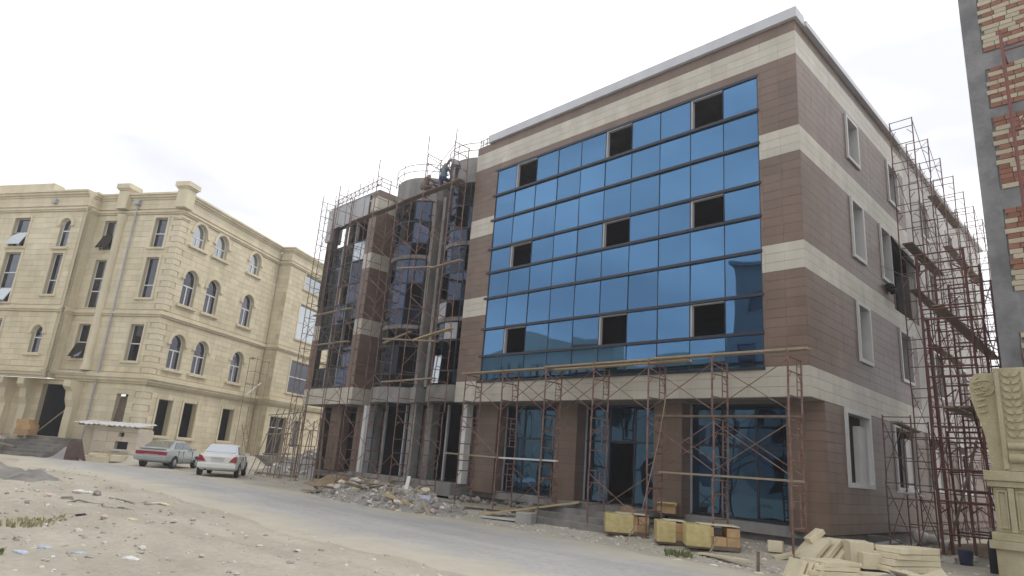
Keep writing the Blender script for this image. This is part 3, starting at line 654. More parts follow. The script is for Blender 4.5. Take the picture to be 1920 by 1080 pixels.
# projecting wing C at the far right
FC = Fr(FR_R.p(0, 1.0, 0)[:2], LA, LN); ch = [(12.5, 15.5, 13.75, 15.0), (12.4, 16.2, 9.8, 12.5), (12.4, 16.2, 5.7, 8.1), (10.95, 13.0, 1.0, 3.8), (14.0, 15.0, 1.72, 3.72), (17.5, 19.5, 5.7, 8.1), (17.5, 19.5, 9.8, 12.5)]
m = MB()
for a, b, c, d in cut(10.35, 24, .6, TOP, ch): m.fb(FC, a, b, -.32, -.022, c, d)
m.fb(FC, 10.372, 10.67, -1.3, -.33, .6, TOP); m.build('wall', 'stonejoint', LB)
FCL = Fr(FC.p(10.35, 0, 0)[:2], (-LN[0], -LN[1]), (-LA[0], -LA[1]))
ashlar(FC, 10.35, 24, .9, 4.5, ch); ashlar(FC, 10.35, 24, 5.2, 8.5, ch); ashlar(FC, 10.35, 24, 8.95, 14.95, ch)
ashlar(FCL, .025, 1.0, .9, 4.5, ()); ashlar(FCL, .025, 1.0, 5.2, 8.5, ()); ashlar(FCL, .025, 1.0, 8.95, 14.95, ())
for F, a, b in ((FC, None, 24), (FCL, .2, .97)):
    for z, st, nm in ((4.56, [(.14, .10), (.16, .22), (.18, .30), (.10, .12)], 'ledge'), (8.52, [(.12, .08), (.12, .16), (.12, .06)], 'belt'), (15.0, [(.10, .06), (.10, .14)], 'string_course'), (15.36, [(.30, .02), (.3, .03), (.12, .10), (.14, .22), (.12, .32)], 'cornice')):
        for h, p in st:
            m = MB(); m.fb(F, 10.35-p if a is None else a, b if F is FC else .97-p, -.2, p, z+.001, z+h-.001); m.build(nm, 'stone2', LB); z += h
for i, w in enumerate(ch):
    if i == 3: continue
    rect_window(FC, *w, bars=(.5,), glass='paleglass' if i < 2 else 'winglass', sur=i != 4)
rect_window(FC, 10.95, 13.0, 1.0, 3.8, bars=(.72,), glass='dark', sur=False)
emit(BLK, LB, 'stone_block', None, .02, 300, 'ashlar')
# vent by the first-floor window
m = MB(); m.fb(FR_R, 9.05, 9.2, -.01, .012, 7.55, 7.72); m.build('vent', 'black', LB)

# ------------------------------------------------------------------ unfinished brick building on the right
BR = thing('brick_building', 'unfinished brick building with grey concrete frame at the right edge of the picture', 'building')
YB = 2.0; X0 = 3.665
m = MB(); m.box(X0, X0+.40, YB-.005, YB+.6, 0, 15.9); m.build('concrete_column', 'conc2', BR)
beams = [(15.3, 15.9), (12.62, 13.12), (11.2, 11.48), (8.7, 9.22), (5.6, 6.6), (4.2, 4.6)]
for a, b in beams: m = MB(); m.box(X0+.401, 11, YB-.01, YB+.5, a, b); m.build('concrete_beam', 'conc2', BR)
m = MB(); m.box(X0+.402, 11, YB+.03, YB+.4, 0, 15.3); m.build('wall', 'mortar', BR)
m = MB(); m.box(X0+.02, 11, YB+.62, YB+8, 0, 15.2); m.build('inner_wall', 'concdk', BR)  # unseen bulk behind; depth shaped to shade the alley, sparing the side wall sheen
bm_, sm_ = {}, {}
for mt in ('brick', 'stoneblk'):
    k = MB().box(-.5, .5, -.5, .5, -.5, .5).mesh('brick' if mt == 'brick' else 'stone_block'); k.materials.append(MT[mt]); bm_[mt] = k
zz = sorted([(0, 4.2), (4.6, 5.6), (6.6, 8.7), (9.22, 11.2), (11.48, 12.62), (13.12, 15.3)])
for z0, z1 in zz[1:]:
    n = round((z1-z0)/.13); h = (z1-z0)/n
    for i in range(n):
        x = X0+.405 + (random.uniform(-.03, .05) if i % 2 else random.uniform(0, .09)); cream = (i % 2 == 1) if random.random() < .9 else random.random() < .5
        k = 0
        while x < 5.1:
            c = cream if random.random() < .86 else not cream
            w = random.uniform(.24, .40) if c else random.uniform(.23, .27)
            o = part('stone_block' if c else 'brick', bm_['stoneblk' if c else 'brick'], BR); o.location = (x+w/2, YB+.005+random.uniform(-.008, .008), z0+(i+.5)*h); o.scale = (w-.014, .09, h-.014); o.rotation_euler = (0, random.uniform(-.015, .015), 0); x += w; k += 1
# ------------------------------------------------------------------ carved limestone pier in front of it
P = thing('carved_pier', 'carved cream limestone gate pier with scroll and leaf relief at the right edge', 'pier')
P.location = (0, 0, 0)
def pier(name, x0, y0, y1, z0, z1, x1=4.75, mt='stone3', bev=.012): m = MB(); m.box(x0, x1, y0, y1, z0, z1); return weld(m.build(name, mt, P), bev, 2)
pier('plinth', 3.50, 0, 1.2, .1, .84); pier('base_moulding', 3.41, -.09, 1.29, .842, 1.0); pier('base_moulding', 3.46, -.04, 1.24, 1.002, 1.16)
pier('dado', 3.55, .05, 1.15, 1.162, 2.04); pier('dado_cap', 3.47, -.03, 1.23, 2.042, 2.16); pier('dado_cap', 3.43, -.07, 1.27, 2.162, 2.36)
for a, b in ((3.60, 3.78), (3.92, 4.40)):                      # framed panels of the dado
    m = MB()
    for (p, q, r, s) in ((a, a+.03, 1.24, 1.98), (b-.03, b, 1.24, 1.98), (a+.031, b-.031, 1.24, 1.275), (a+.031, b-.031, 1.945, 1.98)): m.box(p, q, .015, .0495, r, s)
    m.build('panel_moulding', 'stone3', P)
m = MB(); m.box(3.80, 3.90, -.01, .0485, 1.17, 2.03); m.build('pilaster_strip', 'stone3', P)
# scroll bracket body: profile in x/z, extruded in y
prof = [(3.56, 2.365), (3.545, 2.6), (3.53, 2.86), (3.50, 3.1), (3.45, 3.35), (3.38, 3.6), (3.325, 3.85), (3.31, 4.1), (3.35, 4.28), (3.44, 4.385), (3.60, 4.39), (3.78, 4.39), (3.78, 2.365)]
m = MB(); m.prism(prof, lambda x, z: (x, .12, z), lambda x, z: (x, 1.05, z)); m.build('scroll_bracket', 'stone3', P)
m = MB()
vp = []
for k in range(28):
    t = k/27; a = t*math.pi*3.2; r = .24*(1-.75*t); vp.append((3.60+r*math.cos(a+2), .115, 4.10+r*math.sin(a+2)))
for k in range(27): m.tube(vp[k], (Vector(vp[k+1])*1.25-Vector(vp[k])*.25), .022, 6)
m.build('volute', 'stone3', P)
for k in range(6): m = MB(); m.rbox((3.47+.012*k, .10, 4.2-.13*k), .20-.01*k, .05, .035, 0, ry=R(-14)); m.build('carved_leaf', 'stone3', P)
pier('pilaster', 3.785, .0, 1.1, 2.365, 4.47, 4.40)
m = MB(); m.box(3.80, 3.88, -.03, -.002, 2.40, 4.44); m.build('pilaster_strip', 'stone3', P)
m = MB(); m.box(4.26, 4.34, -.03, -.002, 3.0, 4.44); m.build('pilaster_strip', 'stone3', P)
lf = MB()
lf.prism([(0, 0), (.09, .03), (.12, .11), (.05, .12), (0, .06)], lambda x, z: (x, 0, z), lambda x, z: (x*.8+.01, -.035, z*.85+.01)); lm = lf.mesh('carved_leaf'); lm.materials.append(MT['stone3'])
for k in range(9):
    z = 3.02+k*.155
    for s_ in (-1, 1):
        o = part('carved_leaf', lm, P); o.location = (4.07+s_*.015, -.002, z); o.scale = (s_*1.25, 1, 1.1)
m = MB()
for k in range(10):
    a = -math.pi/2+math.pi*k/9
for z0, rr_, d in ((2.62, .10, .0), (2.86, .075, .0)):
    pts = [(math.cos(t*math.pi/8)*rr_, math.sin(t*math.pi/8)*rr_) for t in range(-4, 5)]
    m.prism([(-p[0], p[1]) for p in pts], lambda y, z, z0=z0: (3.90, y-.002, z0+z), lambda y, z, z0=z0: (4.6, y-.002, z0+z))
m.build('roll_moulding', 'stone3', P)
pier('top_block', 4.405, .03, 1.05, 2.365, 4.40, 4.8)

# ------------------------------------------------------------------ buildings across the street, seen in the glass
OP = thing('pedimented_building', 'cream building with a low pediment, seen reflected in the lower blue panes', 'building')
FO = Fr((-46, -26), (1, 0), (0, 1))
oh = []
for k in range(9):
    u = 2.2+k*2.15
    for z0, z1 in ((1.2, 3.2), (4.6, 6.6), (8.0, 10.0)): oh.append((u, u+1.1, z0, z1))
for k in range(4):
    u = 22.6+k*2.0
    for z0, z1 in ((1.2, 3.2), (4.6, 6.8)): oh.append((u, u+1.1, z0, z1))
m = MB()
for a, b, c, d in cut(0, 20.5, 0, 11.9, oh): m.fb(FO, a, b, -.4, 0, c, d)
for a, b, c, d in cut(20.5, 30.6, 0, 10.1, oh): m.fb(FO, a, b, -1.2, -.8, c, d)
m.fb(FO, 20.1, 20.5, -1.5, -.41, 0, 11.9); m.build('wall', 'plaster', OP)
for (a, b, z, d) in ((-.3, 20.8, 11.9, 0), (20.81, 30.8, 10.1, -.8)):
    m = MB(); m.fb(FO, a, b, d-.5, d+.45, z, z+.35); m.build('cornice', 'plaster', OP)
m = MB(); m.prism([(5.2, 12.251), (18.2, 12.251), (12.0, 13.6)], lambda u, z: FO.p(u, .3, z), lambda u, z: FO.p(u, -1.2, z)); m.build('pediment', 'plaster', OP)
m = MB(); m.fb(FO, 29.2, 30.6, -1.2, -.5, 10.46, 10.9); m.build('parapet', 'plaster', OP)
for w in oh:
    d = 0 if w[0] < 20.5 else -.8; pane(FO, *w, 'winglass', d-.3, OP, name='window')
for k in range(8): m = MB(); c = FO.p(3.6+k*2.15-1.0+.35, .25, 0); m.lathe((c[0], c[1], .2), [(.3, 0), (.26, 3.8), (.24, 9.6), (.38, 10.0)], 10); m.build('column', 'plaster', OP, smooth=True)
m = MB(); m.fb(FO, 0, 30.6, -12, -1.3, 0, 10); m.build('rear_wall', 'plaster', OP)
GT = thing('grey_block', 'tall blue grey block seen reflected in the right end of the glass', 'building')
FT = Fr((-15.05, -26), (1, 0), (0, 1)); th = []
for k in range(6):
    for z0, z1 in ((1, 3), (5.0, 7.0), (9.2, 11.0), (13.0, 14.7)): th.append((1.0+k*3, 2.6+k*3, z0, z1))
m = MB()
for a, b, c, d in cut(0, 19, 0, 16.5, th): m.fb(FT, a, b, -.4, 0, c, d)
m.fb(FT, 0, .3, -12, -.41, 0, 16.5); m.fb(FT, 18.7, 19, -12, -.41, 0, 16.5); m.build('wall', 'greyblk', GT)
for w in th:
    o = surround(FT, w, GT, 'greyblk', .1, .25, 'winglass', .04, -.2)
m = MB(); m.fb(FT, -.2, 19.2, -12, .2, 16.5, 16.7); m.build('roof', 'greyblk', GT)
# ------------------------------------------------------------------ scaffolding
def frame_mesh(w, h, r, mt, rungs=(.97, .74, .35), ladder=True):
    m = MB(); m.tube((0, 0, 0), (0, 0, h), r); m.tube((0, w, 0), (0, w, h), r)
    for k in rungs: m.tube((0, 0, h*k), (0, w, h*k), r*.75, 5)
    if ladder:
        m.tube((0, w*.66, h*.35), (0, w*.66, h*.97), r*.6, 5)
        for k in (.48, .61, .86): m.tube((0, w*.66, h*k), (0, w, h*k), r*.55, 5)
    m.tube((0, 0, h*.60), (0, w*.25, h*.74), r*.55, 5); m.tube((0, w, h*.60), (0, w*.75, h*.74), r*.55, 5)
    k = m.mesh('ladder_frame'); k.materials.append(MT[mt]); return k
def scaffold(name, label, pos, across, w, z0, h, nl, mt, r=.026, bays=None, skip=(), brace_r=.013, top=0., drop=.18, gr=None, rungs=(.97, .74, .35), ladder=True, seed=1, group='scaffolds around the office building'):
    rs = random.Random(seed); T = thing(name, label, 'scaffold', (0, 0, 0), group=group)
    fm = frame_mesh(w, h, r, mt, rungs, ladder); az = math.atan2(across[1], across[0])-math.pi/2
    foot = {}
    for i, (x, y) in enumerate(pos):
        zz = z0 if z0 is not None else g(x, y)
        n = nl if isinstance(nl, int) else nl[i]
        for k in range(n):
            o = part('ladder_frame', fm, T); o.location = (x+rs.uniform(-.02, .02), y, zz+k*h); o.rotation_euler = (rs.uniform(-.012, .012), rs.uniform(-.012, .012), az+rs.uniform(-.07, .07))
        if top:
            m = MB(); m.tube((x, y, zz+n*h), (x, y, zz+n*h+top*rs.uniform(.6, 1.1)), r*.9, 5); m.build('guard_post', mt, T)
        m = MB(); m.tube((x, y, min(g(x, y), zz)-.02), (x, y, zz+.02), r*.6); b2 = (x+across[0]*w, y+across[1]*w); m.tube((b2[0], b2[1], min(g(*b2), zz)-.02), (b2[0], b2[1], zz+.02), r*.6); m.rbox((x, y, g(x, y)-.01), .16, .16, .04); m.build('base_jack', mt, T)
    for i in range(len(pos)-1):
        (xa, ya), (xb, yb) = pos[i], pos[i+1]; n = min(nl if isinstance(nl, int) else nl[i], nl if isinstance(nl, int) else nl[i+1])
        for k in range(n):
            if (i, k) in skip: continue
            zz = (z0 if z0 is not None else g(xa, ya))+k*h
            for s_, off in ((0, 0.), (1, w)):
                if rs.random() < drop+(.25 if s_ else 0): continue
                ox, oy = across[0]*off, across[1]*off; j = .03
                m = MB(); m.tube((xa+ox, ya+oy-j, zz+h*.12), (xb+ox, yb+oy-j, zz+h*.92), brace_r, 5); m.build('cross_brace', mt, T)
                if rs.random() < .85: m = MB(); m.tube((xa+ox, ya+oy+j*.3, zz+h*.92), (xb+ox, yb+oy+j*.3, zz+h*.12), brace_r, 5); m.build('cross_brace', mt, T)
    return T
def plank(a, b, w, t, mt, label, name='plank', cat='plank', group=None):
    a, b = Vector(a), Vector(b); d = b-a; L_ = d.length; m = MB(); m.box(0, L_, -w/2, w/2, 0, t)
    k = 5
    o = m.build(name, mt, None, label=label, cat=cat, group=group); o.location = a
    o.rotation_euler = (0, -math.asin(d.z/L_), math.atan2(d.y, d.x)); return o
FX = [-.1-1.965*k for k in range(7)]
SC1 = scaffold('scaffold', 'low rust red frame scaffold along the ground floor columns and entrance', [(x, -1.1) for x in FX], (0, 1), .8, .27, 1.52, 3, 'rust', drop=.3, skip={(1, 0), (2, 1), (3, 0), (4, 1)}, top=.18, seed=3)
CX = [-13.9-1.95*k for k in range(5)]
SC2 = scaffold('scaffold', 'tall frame scaffold in front of the curved bays', [(x, -1.15) for x in CX], (0, 1), .8, .25, 1.63, [9, 9, 8, 9, 8], 'rust', r=.023, brace_r=.013, drop=.2, rungs=(.97, .7, .3), ladder=False, skip={(1, 1), (2, 3), (0, 5), (3, 6), (1, 7), (0, 2)}, top=.8, seed=5)
SC3 = scaffold('scaffold', 'tall frame scaffold in front of the dark glazed left wing', [(-23.6, -1.0), (-25.3, -1.0)], (0, 1), .8, .25, 1.63, 9, 'rust', r=.022, brace_r=.012, drop=.3, rungs=(.97, .45), ladder=False, top=.45, seed=8)
SC3b = scaffold('scaffold', 'narrow scaffold tower at the far left end of the office building', [(-27.1, .2), (-27.1, 1.9), (-27.1, 3.6)], (1, 0), .85, .25, 1.66, [9, 9, 9], 'grey', r=.022, brace_r=.012, drop=.3, rungs=(.97, .5), ladder=False, top=.4, seed=9)
SC4 = scaffold('scaffold', 'tall thin scaffold climbing the side wall past the roof edge', [(.28, 8.07+2.03*k) for k in range(8)], (1, 0), .74, .25, 1.65, 9, 'rust', r=.021, brace_r=.011, seed=11, rungs=(.985, .8, .42), ladder=False)
SC5 = scaffold('scaffold', 'thick red painted scaffold tower in the alley beside the carved pier', [(1.45, 5.1), (1.45, 7.0), (1.45, 9.0)], (1, 0), 1.2, .28, 1.72, 5, 'red', r=.036, brace_r=.016, drop=.4, seed=12, rungs=(.98, .80, .30), ladder=False)
SC6 = scaffold('scaffold', 'short scaffold standing in front of the ground floor side windows', [(.32, 4.55), (.32, 6.5)], (1, 0), .72, .25, 1.85, 2, 'rust', r=.021, seed=14, ladder=False)
# bundle of timber props at the foot of the far left tower
rs9 = random.Random(77)
for k in range(16):
    x, y = rs9.uniform(-27.6, -24.9), rs9.uniform(-1.1, 1.2); h = rs9.uniform(2.6, 4.0)
    m = MB(); m.tube((x, y, g(x, y)-.02), (x+rs9.uniform(-.3, .3), y+rs9.uniform(-.2, .2), h), .03, 6); m.build('timber_prop', 'wood', SC3b)
for z in (1.3, 2.3, 3.3):
    m = MB(); m.tube((-27.7, -.9, z), (-24.8, -.8, z+.1), .03, 6); m.build('timber_ledger', 'wood', SC3b)
for k in range(5):
    x = -28.4+.7*k; m = MB(); m.tube((x, -1.15, .2), (x+1.9, -1.0, 3.6), .025, 6); m.build('raking_pole', 'wood', SC3b)
# extra red uprights tied to the tower
m = MB(); m.tube((1.62, 5.35, .2), (1.5, 5.4, 6.9), .05); m.build('tied_pole', 'red', SC5)
for i, (a, b) in enumerate((((1.3, 6.2, .2), (2.3, 6.1, 3.4)), ((2.1, 5.6, .2), (1.7, 7.4, 3.0)), ((2.75, 6.3, .2), (2.2, 6.4, 4.6)))): m = MB(); m.tube(a, b, .038); m.build('raking_pole', 'red' if i else 'wood', SC5)
# small hanging scaffold on the sandstone wall
T = thing('scaffold', 'small makeshift scaffold of thin poles beside the first floor window of the sandstone building', 'scaffold', group='scaffolds on the sandstone building')
for s_ in (8.35, 9.75):
    for d in (.35, .95): m = MB(); m.tube(FR_R.p(s_, d, .9), FR_R.p(s_, d, 7.6), .024); m.build('standard', 'wood', T)
for z in (5.7, 6.6, 7.5):
    m = MB(); m.tube(FR_R.p(7.6 if z != 6.6 else 8.35, .95, z), FR_R.p(9.9, .95, z-.05), .024); m.build('ledger', 'wood', T)
    for s_ in (8.35, 9.75): m = MB(); m.tube(FR_R.p(s_, .3, z), FR_R.p(s_, 1.0, z), .022); m.build('transom', 'wood', T)
T = thing('ladder', 'short leaning ladder against the sandstone wall beside the white car', 'ladder')
for s_ in (9.1, 9.6): m = MB(); m.tube(FR_R.p(s_, .9, .9), FR_R.p(s_, .1, 3.0), .03); m.build('rail', 'wood', T)
for k in range(6): m = MB(); t = .12+.15*k; m.tube(FR_R.p(9.1, .9-.8*t, .9+2.1*t), FR_R.p(9.6, .9-.8*t, .9+2.1*t), .022); m.build('rung', 'wood', T)
plank(FR_R.p(7.7, 1.0, 4.9), FR_R.p(9.4, .8, 5.9), .1, .05, 'winsur', 'pale pole slanting under the small scaffold on the sandstone wall', 'pole', 'pole')
# planks on the scaffolds
for a, b, w, mt, lab in (
 ((-12.4, -.75, 4.86), (-8.05, -.75, 4.88), .3, 'wood', 'long plank on top of the low scaffold at its left end'),
 ((-8.2, -.8, 4.90), (-4.0, -.8, 4.93), .3, 'wood', 'long plank on top of the low scaffold above the entrance'),
 ((-8.1, -.45, 4.88), (-3.1, -.45, 4.92), .22, 'woodnew', 'rear plank on top of the low scaffold above the entrance'),
 ((-4.1, -.75, 4.96), (.3, -.75, 4.97), .3, 'wood', 'long plank on top of the low scaffold at the building corner'),
 ((-4.1, -.45, 3.36), (-.1, -.45, 3.36), .25, 'wooddk', 'dark plank across the middle of the right scaffold bay'),
 ((-4.0, -.45, 1.82), (-.1, -.45, 1.84), .25, 'wood', 'plank across the lower part of the right scaffold bay'),
 ((-12.9, -.9, 1.94), (-9.9, -.9, 1.90), .12, 'wood', 'narrow batten across the scaffold left of the second column'),
 ((-9.9, -1.0, 1.90), (-7.4, -.95, 1.92), .12, 'winsur', 'pale batten across the scaffold in front of the first glazed bay'),
 ((-22.3, -.7, 13.1), (-17.7, -.7, 13.13), .32, 'wooddk', 'dark plank under the workers at the left curved bay parapet'),
 ((-17.9, -.72, 13.17), (-13.75, -.7, 13.2), .32, 'wooddk', 'dark plank under the workers at the right curved bay parapet'),
 ((-17.75, -.95, 6.40), (-16.3, -.6, 6.86), .14, 'wood', 'short board tilted up on the scaffold of the left curved bay'),
 ((-17.9, -.85, 6.62), (-14.2, -.85, 6.24), .2, 'wood', 'long sagging plank across the scaffold of the curved bays at second floor'),
 ((-15.8, -.75, 6.42), (-13.4, -.75, 6.72), .22, 'woodnew', 'yellow plank rising to the right wing across the right curved bay'),
 ((-17.5, -.9, 4.70), (-14.0, -.9, 4.74), .18, 'wood', 'plank on the scaffold just above the concrete beam'),
 ((-15.1, -.8, 9.45), (-13.3, -.7, 9.55), .2, 'wood', 'plank high on the scaffold of the right curved bay'),
 ((-17.6, -.8, 9.85), (-15.0, -.8, 9.50), .16, 'wood', 'plank high on the scaffold of the left curved bay'),
 ((-24.9, -.7, 8.42), (-21.2, -.7, 8.43), .18, 'wood', 'upper light plank across the left wing scaffold'),
 ((-24.2, -.7, 6.82), (-21.1, -.7, 6.79), .18, 'wood', 'lower light plank across the left wing scaffold'),
 ((.55, 8.0, 10.25), (.55, 12.3, 10.2), .34, 'wooddk', 'dark plank beside the raw opening high on the side wall'),
 ((.6, 8.1, 8.57), (.6, 12.2, 8.5), .3, 'wooddk', 'dark plank at the foot of the raw opening in the side wall'),
 ((.6, 9.9, 6.95), (.6, 14.3, 6.9), .3, 'wooddk', 'dark plank on the side scaffold one level below the opening'),
 ((.6, 12.1, 13.5), (.6, 16.4, 13.5), .3, 'wooddk', 'dark plank near the roof on the side scaffold'),
 ((.6, 14.0, 11.9), (.6, 20.2, 11.85), .3, 'wooddk', 'long dark plank far back on the side scaffold'),
 ((1.9, 5.0, 4.2), (1.9, 9.2, 4.25), .3, 'wood', 'left plank on the middle level of the red tower'),
 ((2.3, 4.9, 4.2), (2.35, 9.1, 4.25), .3, 'wood', 'right plank on the middle level of the red tower'),
 ((1.8, 5.3, 7.25), (2.5, 9.0, 6.2), .28, 'wood', 'plank sloping down along the upper red tower'),
 ((.66, 4.4, 3.72), (.66, 6.7, 3.62), .2, 'wood', 'plank on the short scaffold across the side windows'),
 ((.66, 4.4, 1.78), (.66, 6.7, 1.72), .12, 'winsur', 'pale batten low on the short scaffold by the side windows')):
    plank(a, b, w, .05, mt, lab)
# ------------------------------------------------------------------ guard rails on the roofs
T = thing('guard_rail', 'zigzag steel guard rail along the roof edge of the left wing', 'railing', group='roof guard rails')
pts = [(-26.0+.42*k, .1, 15.0+.02*k) for k in range(12)]
for z in (.12, .42): m = MB(); m.path([(x, y, zz+z) for x, y, zz in pts], .02, 5); m.build('rail', 'grey', T)
for k, (x, y, zz) in enumerate(pts):
    m = MB(); m.tube((x, y, zz-.05), (x, y, zz+(.45 if k % 3 else .8)), .018, 5); m.build('post', 'grey', T)
    if k+1 < len(pts): m = MB(); m.tube((x, y, zz+.12), (pts[k+1][0], y, pts[k+1][2]+.42), .013, 5); m.build('diagonal', 'grey', T)
m = MB(); m.path([(-21.35, .1, 15.45), (-21.3, 1.4, 15.45)], .02, 5); m.build('rail', 'grey', T)
for bi, (cx, cy, r) in enumerate(BAYS):
    T = thing('guard_rail', ('curved', 'higher curved')[bi]+' steel guard rail above the '+('left', 'right')[bi]+' concrete bay', 'railing', group='roof guard rails')
    A_ = R(80)
    for z in (15.25, 15.6): m = MB(); m.path([(x, y, z) for x, y in arcp(cx, cy, r+.22, -A_, A_, 14)], .018, 5); m.build('rail', 'grey', T)
    for a in (-A_, -A_/2, 0, A_/2, A_): x, y = arcp(cx, cy, r+.22, a, a, 1)[0]; m = MB(); m.tube((x, y, 14.9), (x, y, 15.7), .018, 5); m.build('post', 'grey', T)
T = thing('guard_rail', 'short steel guard rail at the left roof corner of the right wing', 'railing', group='roof guard rails')
for z in (15.12, 15.35): m = MB(); m.tube((-13.7, .1, z), (-13.0, .1, z), .018, 5); m.build('rail', 'grey', T)
for x in (-13.7, -13.3, -13.02): m = MB(); m.tube((x, .1, 14.9), (x, .1, 15.4), .02, 5); m.build('post', 'grey', T)
# red pole scaffold in front of the brick wall
T = thing('pole_scaffold', 'red pole with crossbars standing against the brick wall at the right edge', 'scaffold', group='scaffolds on the brick building')
m = MB(); m.tube((4.55, 1.3, 4.5), (4.55, 1.3, 13.2), .04); m.build('standard', 'red', T)
m = MB(); m.tube((5.6, 1.3, 4.5), (5.6, 1.3, 13.2), .04); m.build('standard', 'red', T)
for z in (7.2, 8.9, 10.4, 12.6): m = MB(); m.tube((4.55, 1.3, z), (5.6, 1.3, z), .025); m.build('crossbar', 'red', T)
for z in (8.9, 10.4): m = MB(); m.tube((4.55, 1.3, z), (5.6, 1.3, z+1.4), .018); m.build('brace', 'red', T)
for z in (5.0, 12.6): m = MB(); m.tube((4.55, 1.3, z), (4.55, 2.05, z), .02); m.build('wall_tie', 'red', T)
# ------------------------------------------------------------------ cars
def car(name, label, loc, rz, paint, kind, group):
    T = thing(name, label, 'car', loc, rz, group)
    if kind == 'silver':
        st = [(-2.13, .46, .84, .70), (-2.06, .36, .93, .78), (-1.85, .30, .965, .815), (-1.45, .27, .975, .825), (-.9, .25, .94, .83), (0, .25, .925, .83), (.8, .25, .915, .825), (1.2, .26, .88, .82), (1.75, .28, .80, .79), (2.05, .34, .72, .74), (2.14, .42, .64, .66)]
        gh_ = [(-1.72, .94, .972, .70), (-1.02, .93, 1.345, .57), (-.45, .92, 1.395, .58), (.10, .91, 1.385, .57), (1.0, .89, .91, .72)]; wb = 1.23
    else:
        st = [(-2.20, .44, .86, .70), (-2.13, .34, .96, .79), (-1.9, .28, 1.0, .84), (-1.4, .25, 1.0, .86), (-.9, .24, .96, .865), (0, .24, .93, .865), (.8, .24, .92, .86), (1.2, .25, .89, .85), (1.8, .28, .80, .81), (2.15, .34, .70, .74), (2.26, .42, .62, .64)]
        gh_ = [(-1.62, .95, .99, .70), (-1.0, .94, 1.36, .58), (-.4, .93, 1.425, .60), (.15, .92, 1.41, .58), (1.1, .90, .92, .74)]; wb = 1.34
    hwm = st[5][3]
    m = MB(); rows = []
    for x, zb, zt, hw in st:
        h = [(hw*.82, zb), (hw*.98, zb+.10), (hw, zb+(zt-zb)*.45), (hw*.995, zb+(zt-zb)*.62), (hw*.975, zt-.07), (hw*.90, zt-.008), (hw*.5, zt+.012), (0, zt+.02)]
        ring = [(x, y, z) for y, z in h] + [(x, -y, z) for y, z in h[-2::-1]]; rows.append(ring+[ring[0]])
    m.grid(rows); n = len(rows[0])-1
    m.f.append(tuple(range(n))); b0 = (len(rows)-1)*(n+1); m.f.append(tuple(b0+k for k in range(n-1, -1, -1)))
    o = m.build('body', paint, T, smooth=True); o.data.set_sharp_from_angle(angle=R(32))
    m = MB(); rows = []
    for x, zl, zt, wt in gh_: rows.append([(x, .775, zl-.03), (x, wt+.03, zt-.035), (x, wt-.06, zt), (x, 0, zt+.02), (x, -wt+.06, zt), (x, -wt-.03, zt-.035), (x, -.775, zl-.03)])
    m.grid(rows); o = m.build('cabin', paint, T, smooth=True); o.data.set_sharp_from_angle(angle=R(25))
    def side(poly, nm, mt, s_, par=T, e=.014):
        zl, zt, wt = .92, gh_[2][2]-.035, gh_[2][3]+.03
        f = lambda z: .775+(wt-.775)*(z-zl+.03)/(zt-zl+.03)
        mm = MB(); mm.prism(poly if s_ > 0 else poly[::-1], lambda x, z: (x, s_*(f(z)+e), z), lambda x, z: (x, s_*(f(z)-.02), z)); return mm.build(nm, mt, par)
    zt_ = gh_[2][2]-.07; a = gh_[1][0]
    for s_ in (1, -1):
        side([(a-.28, 1.0), (a+.05, zt_-.02), (-.42, zt_), (-.42, .985)], 'rear_side_window', 'carglass', s_)
        side([(-.35, .985), (-.35, zt_), (.10, zt_-.01), (.72, .975)], 'front_side_window', 'carglass', s_)
        for x in (-.62, .28):
            mm = MB(); mm.box(x-.09, x+.09, s_*.815 if s_ > 0 else -.845, .845 if s_ > 0 else -.815, .80, .83); mm.build('door_handle', paint, T)
        for x in (-.93, -.385, .66):
            mm = MB(); mm.box(x-.006, x+.006, .80 if s_ > 0 else -(hwm+.004), hwm+.004 if s_ > 0 else -.80, .34, .90); mm.build('door_seam', 'black', T)
        mm = MB(); mm.rbox((.70, s_*.88, .94), .12, .2, .12); weld(mm.build('mirror', paint, T), .02, 2)
        mm = MB(); mm.box(-1.0, 1.0, .82*s_ if s_ > 0 else -.875, .875 if s_ > 0 else -.82, .46, .54)
        if kind == 'silver': mm.build('side_strip', 'silverdk', T)
    def slope(i, j, nm, mt, k0, k1, w0, w1):
        (x0, _, z0, wa), (x1, _, z1, wb_) = gh_[i], gh_[j]; P_ = []
        for k, w in ((k0, w0), (k1, w1)):
            x, z, ww = x0+(x1-x0)*k, z0+(z1-z0)*k+.02, wa+(wb_-wa)*k
            P_.append((x, z, ww*w))
        nx, nz = -(P_[1][1]-P_[0][1]), (P_[1][0]-P_[0][0]); l = math.hypot(nx, nz); sg = 1 if nz > 0 else -1; nx, nz = sg*nx/l*.014, sg*nz/l*.014
        mm = MB(); c = [(P_[0][0], P_[0][2], P_[0][1]), (P_[0][0], -P_[0][2], P_[0][1]), (P_[1][0], -P_[1][2], P_[1][1]), (P_[1][0], P_[1][2], P_[1][1])]
        mm.hexa([(x-nx, y, z-nz) for x, y, z in c]+[(x+nx, y, z+nz) for x, y, z in c]); return mm.build(nm, mt, T)
    slope(0, 1, 'rear_window', 'cargl2', .12, .93, .93, .95); slope(4, 3, 'windscreen', 'carglass', .08, .93, .92, .95)
